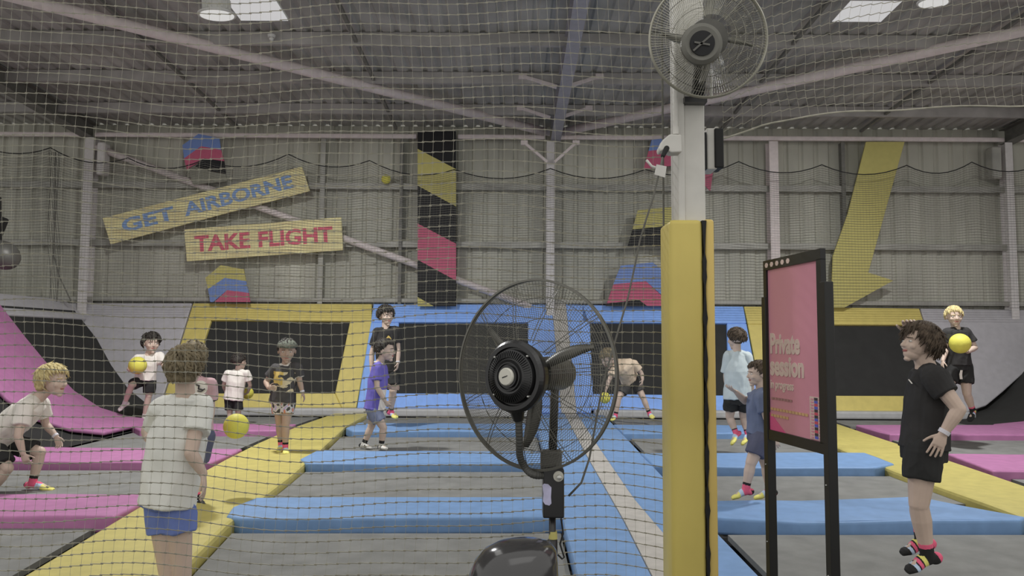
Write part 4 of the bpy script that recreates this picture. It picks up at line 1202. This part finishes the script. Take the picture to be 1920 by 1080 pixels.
def person(label, d, H, J, yaw, hh_px, hair, hmat, shirt, shorts, socks='grip', skin='skin', pitch=0, vox=.006, hem=.0, loose=1.0, sleeve=.62, shleg=.72, hcurl=(.5, .5), palm=(None, None),
           shirtfn=None, shortfn=None, collar=None, bands=(), group=None, eyes=True, seed=1, roll=0, toe_real=True, extra=None, girth=1.0, shoulder_w=None, widths=(1, 1, 1, 1)):
    W_ = {}
    for k, q in J.items(): W_[k] = P(q[0], q[1], d + (q[2] if len(q) > 2 else 0))
    pel, neck = W_['pel'], W_['neck']
    up = (neck - pel).normalized(); side = W_['sR'] - W_['sL']; side = (side - up * side.dot(up)).normalized(); fr = up.cross(side).normalized()
    ya = math.radians(yaw); face = V((math.sin(ya), -math.cos(ya), 0))
    if fr.dot(face) < -.3: fr = -fr
    lowz = min(W_[k].z for k in ('tL', 'tR', 'aL', 'aR'))
    t = thing('person', label, 'person', V((pel.x, pel.y, max(0.0, lowz - .03))), group)
    hh = hh_px / F * d; hc = W_['head']; g = girth
    pt_ = math.radians(pitch); f = (face * math.cos(pt_) + V((0, 0, 1)) * math.sin(pt_)).normalized()
    s = V((0, 0, 1)).cross(f).normalized() * -1; s = f.cross(V((0, 0, 1))).normalized(); u = s.cross(f).normalized()
    if roll:
        rr = Matrix.Rotation(math.radians(roll), 3, f); s = rr @ s; u = rr @ u
    r_ = lambda k: k * H * g
    # ---- body
    bm = bmesh.new()
    ell(bm, hc + u * .11 * hh - f * .05 * hh, s * .36 * hh, f * .44 * hh, u * .385 * hh, 20)                # skull
    ell(bm, hc - u * .1 * hh + f * .1 * hh, s * .30 * hh, f * .31 * hh, u * .30 * hh, 16)                     # face
    ell(bm, hc - u * .30 * hh + f * .16 * hh, s * .20 * hh, f * .22 * hh, u * .17 * hh, 14)                   # jaw and chin
    ell(bm, hc - u * .455 * hh + f * .27 * hh, s * .09 * hh, f * .09 * hh, u * .06 * hh, 10)
    limb(bm, hc + u * .02 * hh + f * .37 * hh, .035 * hh, hc - u * .12 * hh + f * .45 * hh, .052 * hh, 8)     # nose
    for k in (-1, 1):
        limb(bm, hc + s * k * .04 * hh - u * .13 * hh + f * .40 * hh, .035 * hh, hc + s * k * .05 * hh - u * .12 * hh + f * .38 * hh, .03 * hh, 6)
        limb(bm, hc + s * k * .07 * hh + u * .09 * hh + f * .36 * hh, .035 * hh, hc + s * k * .2 * hh + u * .08 * hh + f * .31 * hh, .03 * hh, 6)   # brow
        ell(bm, hc + s * k * .18 * hh - u * .12 * hh + f * .27 * hh, s * .1 * hh, f * .09 * hh, u * .09 * hh, 8)   # cheek
        ell(bm, hc + s * k * .36 * hh - u * .03 * hh - f * .04 * hh, s * .035 * hh, f * .075 * hh, u * .115 * hh, 10)   # ear
    nb_ = hc - u * .30 * hh - f * .06 * hh
    limb(bm, nb_ + u * .1 * hh, r_(.032), neck, r_(.036), 14); limb(bm, neck + (nb_ - neck) * .2, r_(.036), neck - up * .04 * H, r_(.042), 14)
    sm = (W_['sL'] + W_['sR']) / 2; sw = (W_['sR'] - W_['sL']).length / 2
    hx = side * r_(.052)
    chest = sm.lerp(pel, .35); waist = sm.lerp(pel, .72)
    loft(bm, [(sm + up * .015 * H, side * sw * .6, fr * r_(.045)), (sm, side * sw * .9, fr * r_(.055)), (chest, side * r_(.088), fr * r_(.064)), (waist, side * r_(.074), fr * r_(.055)), (pel, side * r_(.084), fr * r_(.064)), (pel - up * .05 * H, side * r_(.07), fr * r_(.055))], 18)
    limb(bm, neck - up * .01 * H, r_(.03), W_['sL'], r_(.034)); limb(bm, neck - up * .01 * H, r_(.03), W_['sR'], r_(.034))
    for i, S in enumerate(('L', 'R')):
        sh, el, wr, tp = W_['s' + S], W_['e' + S], W_['w' + S], W_['f' + S]
        limb(bm, sh, r_(.033), el, r_(.0235)); limb(bm, el, r_(.0235), el.lerp(wr, .3), r_(.0245)); limb(bm, el.lerp(wr, .3), r_(.0245), wr, r_(.0155))
        ad = (wr - el).normalized(); pn = palm[i] or (-(side if S == 'R' else -side))
        hand(bm, wr, tp, pn, fr + up * .3, H / 1.72 * .97, hcurl[i])
        hip = W_.get('h' + S, pel + hx * (1 if S == 'R' else -1) - up * .02 * H); kn, an = W_['k' + S], W_['a' + S]
        limb(bm, hip, r_(.054), kn, r_(.034)); 
        fk = (kn - hip).normalized()
        ell(bm, kn, V((r_(.033), 0, 0)), V((0, r_(.034), 0)), V((0, 0, r_(.036))), 12)
        limb(bm, kn, r_(.031), kn.lerp(an, .32), r_(.034)); limb(bm, kn.lerp(an, .32), r_(.034), an, r_(.0195))
        toe = W_['t' + S]; td = toe - an; td_ = (td - up * 0).normalized()
        limb(bm, an, r_(.019), an.lerp(toe, .6), r_(.014), 10)
    solid('body', bm, M[skin], t, vox, smooth=3)
    # ---- socks / feet
    for S in ('L', 'R'):
        kn, an, toe = W_['k' + S], W_['a' + S], W_['t' + S]
        td = toe - an; Lf = .15 * H * .97
        if len(J['t' + S]) < 3 and td.length < Lf * .85:
            dy = math.sqrt(max(0, (Lf * .9) ** 2 - td.length ** 2)); 
            toe = P(J['t' + S][0], J['t' + S][1], d + (J['a' + S][2] if len(J['a' + S]) > 2 else 0) + (-dy if face.y < .2 else dy)); td = toe - an
        ld = (kn - an).normalized(); fdir = (td - ld * td.dot(ld) * .35).normalized(); fu = (ld - fdir * ld.dot(fdir)).normalized(); fs = fdir.cross(fu)
        fz = .022 * H
        heel = an - fu * .022 * H - fdir * .022 * H
        ball_ = an + td * .62 - fu * .006 * H; top = an + ld * .05 * H
        bm = bmesh.new()
        loft(bm, [(top, basis(ld)[0] * r_(.0255), basis(ld)[1] * r_(.0255)), (an + ld * .01 * H, basis(ld)[0] * r_(.024), basis(ld)[1] * r_(.024)), (an - ld * .01 * H, basis(ld)[0] * r_(.024), basis(ld)[1] * r_(.024))], 14)
        ell(bm, heel, fs * .023 * H, fdir * .026 * H, fu * .021 * H, 12)
        loft(bm, [(heel - fdir * .0 + fu * .006 * H, fs * .021 * H, fu * .021 * H), (an.lerp(toe, .28) - fu * .002 * H, fs * .023 * H, fu * .023 * H), (ball_, fs * .029 * H, fu * .016 * H), (an.lerp(toe, .85), fs * .027 * H, fu * .013 * H), (toe, fs * .016 * H, fu * .009 * H)], 14)
        bands_ = SOCKS[socks]; names = []
        for _, m in bands_:
            if m not in names: names.append(m)
        rl = root_loc(t); a0 = top; a1 = an; a2 = toe

        def fn(co, n, a0=a0, a1=a1, a2=a2, bands_=bands_, names=names, ld=ld, fdir=fdir):
            x = (co - a1).dot(fdir) / max(.05, (a2 - a1).dot(fdir)); y = (co - a1).dot(ld) / (.05 * H)
            sv = .3 + .7 * x if x > .02 or y < .3 else .3 * (1 - y)
            if y > .15 and x < .45: sv = max(0, .3 * (1 - y))
            k = bands_[0][1]
            for th_, m in bands_:
                if sv >= th_: k = m
            return names.index(k)
        solid('sock', bm, [M[k] for k in names], t, min(vox, .005), fn, smooth=2)
    # ---- shirt
    bm = bmesh.new(); lo = loose
    hemc = pel - up * (hem * H)
    shr = .5 * r_(.1)
    loft(bm, [(neck - up * .006 * H, side * r_(.046), fr * r_(.043)), (sm.lerp(neck, .55), side * (sw * .45 + r_(.02)), fr * r_(.054)), (sm + up * .012 * H, side * (sw * .82 + r_(.012)), fr * r_(.062)), (sm - up * .02 * H, side * (sw * .9 + r_(.012)) * widths[0], fr * r_(.07)),
              (chest, side * max(sw * .82, r_(.092)) * lo * widths[1], fr * r_(.076) * lo), (waist, side * r_(.092) * lo * widths[2], fr * r_(.074) * lo), (pel, side * r_(.1) * lo * widths[3], fr * r_(.08) * lo), (hemc, side * r_(.104) * lo * widths[3], fr * r_(.084) * lo)], 24)
    for S in ('L', 'R'):
        sh, el = W_['s' + S], W_['e' + S]
        limb(bm, neck.lerp(sh, .35) - up * .008 * H, r_(.038), sh, r_(.042)); limb(bm, sh, r_(.043) * (.5 + .5 * lo), sh.lerp(el, sleeve), r_(.042) * lo, 16, False, True)
    sm_names, sfn = (shirtfn if shirtfn else ([shirt], None))
    if sfn:
        fn2 = lambda co, n: sfn(dict(x=(co - pel).dot(side) / r_(.1), y=(co - pel).dot(up) / max(.05, (neck - pel).dot(up)), z=(co - pel).dot(fr), co=co, n=n, neck=(co - neck).length / H, slL=(co - W_['sL'].lerp(W_['eL'], sleeve)).length / H, slR=(co - W_['sR'].lerp(W_['eR'], sleeve)).length / H))
    else: fn2 = None
    shirt_o = solid('shirt', bm, [M[k] for k in sm_names], t, vox, fn2, smooth=2, disp=wrinkle(.008 * H, 9, seed))
    if collar:
        bm = bmesh.new(); R = []
        pts = [neck + side * math.cos(a) * r_(.044) + fr * math.sin(a) * r_(.044) + up * (.004 - .012 * max(0, math.sin(a))) * H for a in [2 * math.pi * i / 20 for i in range(21)]]
        tube(bm, pts, r_(.0075), 6); obj('collar', bm, M[collar], shirt_o, smooth=True)
    # ---- shorts
    bm = bmesh.new()
    loft(bm, [(pel + up * .035 * H, side * r_(.088), fr * r_(.068)), (pel, side * r_(.096), fr * r_(.076)), (pel - up * .045 * H, side * r_(.095), fr * r_(.074))], 20)
    for S in ('L', 'R'):
        hip = W_.get('h' + S, pel + hx * (1 if S == 'R' else -1) - up * .02 * H)
        limb(bm, hip, r_(.062), hip.lerp(W_['k' + S], shleg), r_(.06), 16, False, True)
    so_names, sofn = (shortfn if shortfn else ([shorts], None))
    solid('shorts', bm, [M[k] for k in so_names], t, vox, (lambda co, n: sofn(co)) if sofn else None, smooth=2, disp=wrinkle(.007 * H, 10, seed + 3))
    # ---- hair, eyes, mouth
    obj('hair', hair_mesh(hc, f, s, u, hh, hair, seed), M[hmat] if isinstance(hmat, str) else hmat, t, smooth=True)
    if eyes:
        for k in (-1, 1):
            bm = bmesh.new(); e = hc + s * k * .145 * hh + u * .0 * hh + f * .335 * hh
            ell(bm, e, s * .055 * hh, f * .04 * hh, u * .032 * hh, 10, 0); ell(bm, e + f * .014 * hh, s * .026 * hh, f * .03 * hh, u * .027 * hh, 8, 1)
            obj('eye', bm, [M['eyew'], M['iris']], t, smooth=True)
            bm = bmesh.new(); limb(bm, hc + s * k * .08 * hh + u * .09 * hh + f * .395 * hh, .016 * hh, hc + s * k * .22 * hh + u * .085 * hh + f * .335 * hh, .01 * hh, 6)
            obj('eyebrow', bm, M[hmat] if isinstance(hmat, str) else hmat, t, smooth=True)
        bm = bmesh.new(); m_ = hc - u * .25 * hh + f * .385 * hh
        ell(bm, m_ + u * .012 * hh - f * .02 * hh, s * .105 * hh, f * .03 * hh, u * .014 * hh, 12); ell(bm, m_ - u * .016 * hh - f * .02 * hh, s * .09 * hh, f * .035 * hh, u * .017 * hh, 12)
        obj('mouth', bm, M['lip'], t, smooth=True)
    for S in bands:
        el, wr = W_['e' + S], W_['w' + S]; dd = (wr - el).normalized(); q = wr - dd * .012 * H
        bm = bmesh.new(); limb(bm, q, r_(.0195), q + dd * .014 * H, r_(.019), 16, True, True); obj('wristband', bm, M['band'], t, label='white wristband')
    if extra: extra(t, W_, dict(up=up, side=side, fr=fr, hc=hc, f=f, s=s, u=u, hh=hh, r=r_))
    return t


short_ = dict(back=.05, fringe=.28, puff=.1, curl=.03, locks=130, len=.16)

# 1 crouching blond boy at the left edge
person('blond boy in white tee and black shorts crouching at the left edge', 6.95, 1.5, dict(
    head=(99, 714), neck=(72, 745), sL=(46, 764, -.15), sR=(76, 757, .14), eL=(34, 818, -.24), wL=(43, 850, -.22), fL=(52, 872, -.2), eR=(86, 796, .22), wR=(105, 818, .2), fR=(115, 842, .2),
    pel=(-8, 822), kL=(14, 878, -.14), aL=(-24, 930, -.12), tL=(0, 940, -.12), kR=(75, 848, .1), aR=(61, 905, .1), tR=(101, 919, .1)), 82, 57,
    dict(back=.42, fringe=.34, puff=.13, curl=.015, locks=240, len=.26), 'h_blond', 't_white', 's_black', 'grip', bands=('R',), seed=3, vox=.0055, loose=1.12, shleg=.85, hem=.03)

# 2 boy with his back turned, foreground
person('boy with tousled brown hair, white tee and blue shorts, back turned, nearest at left', 3.95, 1.5, dict(
    head=(349, 690), neck=(348, 744), sL=(303, 768), sR=(376, 763, .04), eL=(288, 822, .14), wL=(277, 822, .22), fL=(268, 808, .26), eR=(358, 850, -.1), wR=(381, 888, -.08), fR=(384, 925, -.1),
    pel=(317, 925), kL=(318, 1085), aL=(312, 1190), tL=(300, 1200), kR=(341, 1085), aR=(346, 1190), tR=(356, 1200), hL=(303, 945), hR=(333, 945)), 172, 73,
    dict(back=.5, fringe=.3, puff=.11, curl=.09, locks=460, len=.24), 'h_brown', 't_grey_white', 's_blue', 'white', seed=11, vox=.0042, loose=1.1, hem=.035, shleg=.36, eyes=False, sleeve=.55, girth=.93, widths=(1.02, 1.02, .98, .84), hcurl=(.6, .25))


# 3 boy hidden behind him
def logo(t, W_, b):
    bm = bmesh.new(); c = P(376, 727, 6.12)
    loft(bm, [(c, V((.058, 0, 0)), V((0, 0, .058))), (c + V((0, -.006, 0)), V((.058, 0, 0)), V((0, 0, .058)))], 24); o = obj('round_print', bm, M['t_white'], t, label='round white print with a dark figure')
    bm = bmesh.new()
    tube(bm, [P(x, y, 6.105) for x, y in ((367, 721), (373, 723), (372, 729), (381, 731))], [.006, .008, .008, .005], 6); tube(bm, [P(x, y, 6.105) for x, y in ((370, 733), (377, 734), (384, 729))], .005, 6)
    obj('figure_print', bm, M['s_grey'], o)


person('boy in pale pink tee mostly hidden behind the boy with his back turned', 6.3, 1.42, dict(
    head=(362, 672), neck=(366, 712), sL=(352, 722, .02), sR=(392, 722), eL=(345, 765, .05), wL=(342, 800, .0), fL=(342, 822), eR=(396, 768, .04), wR=(389, 802, -.06), fR=(386, 824, -.1),
    pel=(366, 812), kL=(358, 880), aL=(352, 938), tL=(352, 952), kR=(366, 880), aR=(368, 938), tR=(387, 951)), 20, 58,
    dict(back=.1, fringe=.3, puff=.12, curl=.04, locks=120, len=.2), 'h_brown', 't_pink', 's_navy', 'cross', seed=5, vox=.006, shirtfn=(['t_pink', 's_grey'], lambda q: 1 if q['slR'] < .045 else 0), extra=logo)

# 4 boy holding a ball with one knee up
person('dark haired boy with one knee up on the left bank, ball under his arm', 12.3, 1.5, dict(
    head=(284, 644), neck=(277, 667), sL=(258, 673, -.05), sR=(300, 668, .05), eL=(242, 692, -.1), wL=(250, 698, -.26), fL=(264, 697, -.32), eR=(308, 688, .0), wR=(316, 706, -.05), fR=(320, 718, -.05),
    pel=(272, 712), kL=(247, 722, -.22), aL=(233, 758, -.1), tL=(222, 770, -.1), kR=(279, 742, .0), aR=(270, 784, .05), tR=(276, 792)), 42, 36,
    dict(back=.08, fringe=.25, puff=.18, curl=.08, locks=170, len=.26), 'h_dark', 't_white', 's_black', 'white', seed=8, vox=.007, loose=1.1, shleg=.78)
ball(258, 685, 11.95, 16, 'yellow ball held against the hip of the dark haired boy on the left bank')

# 5 small boy with his back turned
person('small boy in oversized white tee with his back turned, before the left wall trampoline', 12.1, 1.25, dict(
    head=(449, 678), neck=(446, 694), sL=(428, 701), sR=(462, 700), eL=(419, 722, .05), wL=(424, 738, .2), fL=(434, 742, .26), eR=(469, 722, .05), wR=(465, 736, .2), fR=(456, 742, .26),
    pel=(438, 745), kL=(431, 776), aL=(430, 796), tL=(428, 801, .1), kR=(447, 776), aR=(448, 796), tR=(451, 801, .1)), 150, 30,
    dict(back=.1, fringe=.3, puff=.1, curl=.03, locks=100, len=.14), 'h_dark', 't_white', 's_black', 'white', seed=9, vox=.007, loose=1.22, shleg=.72, eyes=False, hem=.03)
ball(464, 737, 12.5, 11, 'yellow ball held by the small boy in the oversized white tee')

# 6 walking boy in dark printed tee
def tee6(q):
    if q['neck'] < .052 or q['slL'] < .046 or q['slR'] < .046: return 1
    if q['n'].y < -.1 and .22 < q['y'] < .8 and -.85 < q['x'] < 1.0:
        n = noise.noise(q['co'] * 13); band = .4 < q['y'] < .46
        if band and n < .25: return 0
        if n > -.12: return 2 if q['x'] < .1 and q['y'] > .42 else 3
    return 4 if noise.noise(q['co'] * 30) > .25 else 0


def sh6(co):
    n = noise.noise(co * 22); return 0 if n < -.15 else (1 if n < .12 else (2 if n < .3 else 3))


def cap6(t, W_, b):
    bm = bmesh.new(); c = b['hc'] + b['u'] * .17 * b['hh'] - b['f'] * .04 * b['hh']; hh = b['hh']; R = []
    for k in range(7):
        th = math.pi / 2 * k / 6.3; R.append((c + b['u'] * .36 * hh * math.sin(th), b['s'] * .43 * hh * math.cos(th), b['f'] * .5 * hh * math.cos(th)))
    loft(bm, R, 24)
    for v in bm.verts: v.co += (v.co - c).normalized() * .012 * noise.noise(v.co * 60)
    obj('cap', bm, M['cap_grey'], t, smooth=True, label='grey green mottled close cap')


person('smiling boy in dark printed tee with white collar walking on the yellow strip', 9.1, 1.42, dict(
    head=(538, 658), neck=(536, 684), sL=(517, 692), sR=(557, 690), eL=(499, 716, .0), wL=(503, 727, -.16), fL=(512, 728, -.24), eR=(562, 716), wR=(567, 735, -.02), fR=(574, 756, -.04),
    pel=(530, 748), kL=(524, 792, .05), aL=(527, 835, .06), tL=(523, 848), kR=(536, 795, -.06), aR=(535, 840, -.06), tR=(537, 851), hL=(524, 755), hR=(540, 755)), 16, 43,
    dict(back=.05, fringe=.3, puff=.07, curl=.03, locks=100, len=.14), 'h_dark', 't_charcoal', 's_grey', 'grip', 'skin2', pitch=-6, seed=14, vox=.0055, shirtfn=(['t_charcoal', 't_white', 'p_yellow', 'p_cream', 's_grey'], tee6),
    shortfn=(['s_grey', 'c_white', 'p_lilac', 'p_orange'], sh6), bands=('R',), extra=cap6, hcurl=(1.3, .35), loose=1.08, collar='t_white', hem=.02, shleg=.5)

# 7 tall teenager in black, jumping
def print7(t, W_, b):
    bm = bmesh.new(); plate(bm, [P(x, y, 11.5 - .135) for x, y in ((724, 634), (728, 629), (731, 631), (734, 636), (730, 638))], (0, -1, 0), .004); obj('shirt_print', bm, M['p_yellow'], t)


person('tall curly haired teenager in black tee behind the purple polo boy', 11.5, 1.75, dict(
    head=(724, 593), neck=(724, 616), sL=(709, 623), sR=(742, 621), eL=(697, 664, .03), wL=(697, 698), fL=(700, 716), eR=(746, 656), wR=(746, 680, -.06), fR=(744, 696, -.1),
    pel=(725, 696), kL=(712, 734, -.02), aL=(712, 768, .1), tL=(708, 778, .05), kR=(737, 732, -.16), aR=(733, 772, .02), tR=(744, 784, -.05)), 38, 35,
    dict(back=.12, fringe=.22, puff=.2, curl=.1, locks=220, len=.2), 'h_dark', 't_black', 's_black', 'grip', seed=21, vox=.0065, bands=('R',), extra=print7, shleg=.8)

# 8 boy in purple polo
person('boy in purple polo and grey blue shorts leaning forward to the right', 9.7, 1.42, dict(
    head=(723, 657), neck=(711, 680), sL=(706, 692, -.13), sR=(716, 690, .13), eL=(707, 726, -.18), wL=(722, 752, -.14), fL=(731, 764, -.1), eR=(722, 722, .16), wR=(736, 728, .06), fR=(746, 727, .04),
    pel=(703, 764), kL=(719, 802, -.08), aL=(715, 835, -.08), tL=(724, 842, -.2), kR=(696, 800, .08), aR=(682, 833, .08), tR=(696, 841, .0)), 78, 40,
    dict(back=.12, fringe=.3, puff=.17, curl=.02, locks=60, len=.2), 'h_dark', 't_purple', 's_denim', 'bw', seed=31, vox=.0055, collar='t_white', loose=1.12, shleg=.62, hem=.01,
    shirtfn=(['t_purple', 't_white'], lambda q: 1 if q['y'] < .42 and q['co'].x > P(713, 740, 9.7).x + (q['y']) * .08 and q['n'].x > -.2 else 0))

# 9 boy bending for a ball
person('boy in beige tee and dark shorts bending down to a ball right of the fan', 12.9, 1.5, dict(
    head=(1140, 672, -.25), neck=(1154, 678, -.12), sL=(1154, 690, -.2), sR=(1188, 682, -.1), eL=(1142, 712, -.28), wL=(1136, 731, -.3), fL=(1134, 746, -.3), eR=(1203, 700, -.06), wR=(1205, 712, -.12), fR=(1203, 722, -.16),
    pel=(1180, 712, .1), kL=(1160, 746), aL=(1154, 780), tL=(1146, 788), kR=(1206, 746), aR=(1218, 776), tR=(1225, 784)), -50, 33,
    dict(back=.1, fringe=.3, puff=.12, curl=.04, locks=100, len=.16), 'h_brown', 't_cream', 's_grey', 'grip', pitch=-35, seed=41, vox=.007, loose=1.12, shleg=.66)
ball(1134, 746, 12.55, 10.5, 'yellow ball in the lowered hand of the bending boy')

# 10 jumping boy in pale tee
person('boy in long pale tee and black shorts jumping with his back turned', 9.6, 1.5, dict(
    head=(1380, 636), neck=(1381, 658), sL=(1366, 668, .03), sR=(1400, 670), eL=(1361, 705, .08), wL=(1365, 735, .04), fL=(1366, 755, .0), eR=(1408, 706), wR=(1411, 738, .05), fR=(1410, 756, .05),
    pel=(1383, 748), kL=(1368, 782, .05), aL=(1380, 812, .0), tL=(1372, 834, -.1), kR=(1394, 782, .05), aR=(1402, 814, .0), tR=(1392, 834, -.1)), -152, 37,
    dict(back=.08, fringe=.3, puff=.18, curl=.06, locks=220, len=.18), 'h_dbrown', 't_pale', 's_black', 'grip', seed=51, vox=.0055, loose=1.18, shleg=.55, hem=.0, sleeve=.8, eyes=False)

# 11 boy in slate tee behind the sign
person('boy in slate blue tee behind the sign, facing left, hand raised', 6.6, 1.38, dict(
    head=(1421, 701), neck=(1429, 731), sL=(1428, 746, -.13), sR=(1420, 744, .12), eL=(1440, 790, -.18), wL=(1450, 820, -.16), fL=(1458, 842, -.16), eR=(1397, 752, .16), wR=(1380, 735, .08), fR=(1367, 727, .04),
    pel=(1425, 812), kL=(1408, 868, -.1), aL=(1398, 918, -.1), tL=(1372, 935, -.1), kR=(1436, 872, .12), aR=(1443, 920, .12), tR=(1414, 935, .12)), -84, 45,
    dict(back=.08, fringe=.32, puff=.1, curl=.03, locks=170, len=.18), 'h_dbrown', 't_slate', 's_navy', 'grip', seed=61, vox=.005, loose=1.02, shleg=.66, hcurl=(.5, .2), sleeve=.6, palm=(None, V((0, 0, 1))))

# 12 teenager in black in front right
def print12(t, W_, b):
    bm = bmesh.new(); limb(bm, P(1704, 712, 4.47), .0035, P(1710, 719, 4.44), .0035, 6); obj('shirt_print', bm, M['t_white'], t, label='tiny white mark on the chest')


person('teenager in black tee and black shorts in profile at the right', 4.5, 1.62, dict(
    head=(1724, 644), neck=(1738, 692), sL=(1752, 708, -.14), sR=(1735, 706, .15), eL=(1798, 768, -.24), wL=(1769, 812, -.22), fL=(1752, 850, -.22), eR=(1742, 660, .24), wR=(1709, 628, .06), fR=(1702, 602, .05),
    pel=(1733, 838), hL=(1731, 850, -.08), hR=(1733, 850, .08), kL=(1723, 945, -.1), aL=(1739, 1042, -.07), tL=(1700, 1072, -.07), kR=(1722, 935, .1), aR=(1728, 1014, .1), tR=(1690, 1038, .1)), -86, 72,
    dict(back=.3, fringe=.36, puff=.16, curl=.025, locks=460, len=.32, wind=V((.15, 0, -.15))), 'h_dbrown', 't_black', 's_black', 'black', seed=71, vox=.0036, loose=1.0, shleg=.5, pitch=10, bands=('L',), extra=print12, hcurl=(.12, 1.3), palm=(V((.3, 1, 0)), None), sleeve=.5, hem=.0, widths=(1, 1, 1, 1.02))

# 13 blond boy with ball
def print13(t, W_, b):
    bm = bmesh.new(); plate(bm, [P(x, y, 10.3 - .15) for x, y in ((1774, 628), (1780, 626), (1788, 628), (1787, 634), (1776, 635))], (0, -1, 0), .004); obj('shirt_print', bm, M['s_grey'], t)
    bm = bmesh.new(); plate(bm, [P(x, y, 10.3 - .16) for x, y in ((1800, 711), (1799, 702), (1801, 694), (1805, 694), (1804, 703), (1805, 711))], (0, -1, 0), .004); obj('shorts_print', bm, M['t_white'], t)


person('blond boy in black tee holding a yellow ball, jumping at the right', 10.3, 1.6, dict(
    head=(1789, 594), neck=(1793, 617), sL=(1777, 625), sR=(1812, 624), eL=(1774, 655), wL=(1768, 676, -.08), fL=(1766, 692, -.1), eR=(1828, 652, -.04), wR=(1814, 660, -.2), fR=(1794, 657, -.28),
    pel=(1797, 684), kL=(1779, 732, -.12), aL=(1772, 762, .06), tL=(1765, 778, .0), kR=(1813, 738, -.08), aR=(1824, 770), tR=(1818, 790, -.1)), -14, 37,
    dict(back=.06, fringe=.22, puff=.1, curl=.02, locks=150, len=.18), 'h_blond', 't_black', 's_black', 'cross', seed=81, vox=.0055, extra=print13, shleg=.62, palm=(None, V((0, -.3, 1))), hcurl=(.4, .5), loose=1.05)
ball(1800, 644, 9.98, 18.5, 'yellow ball held up against the chest of the blond boy in black')
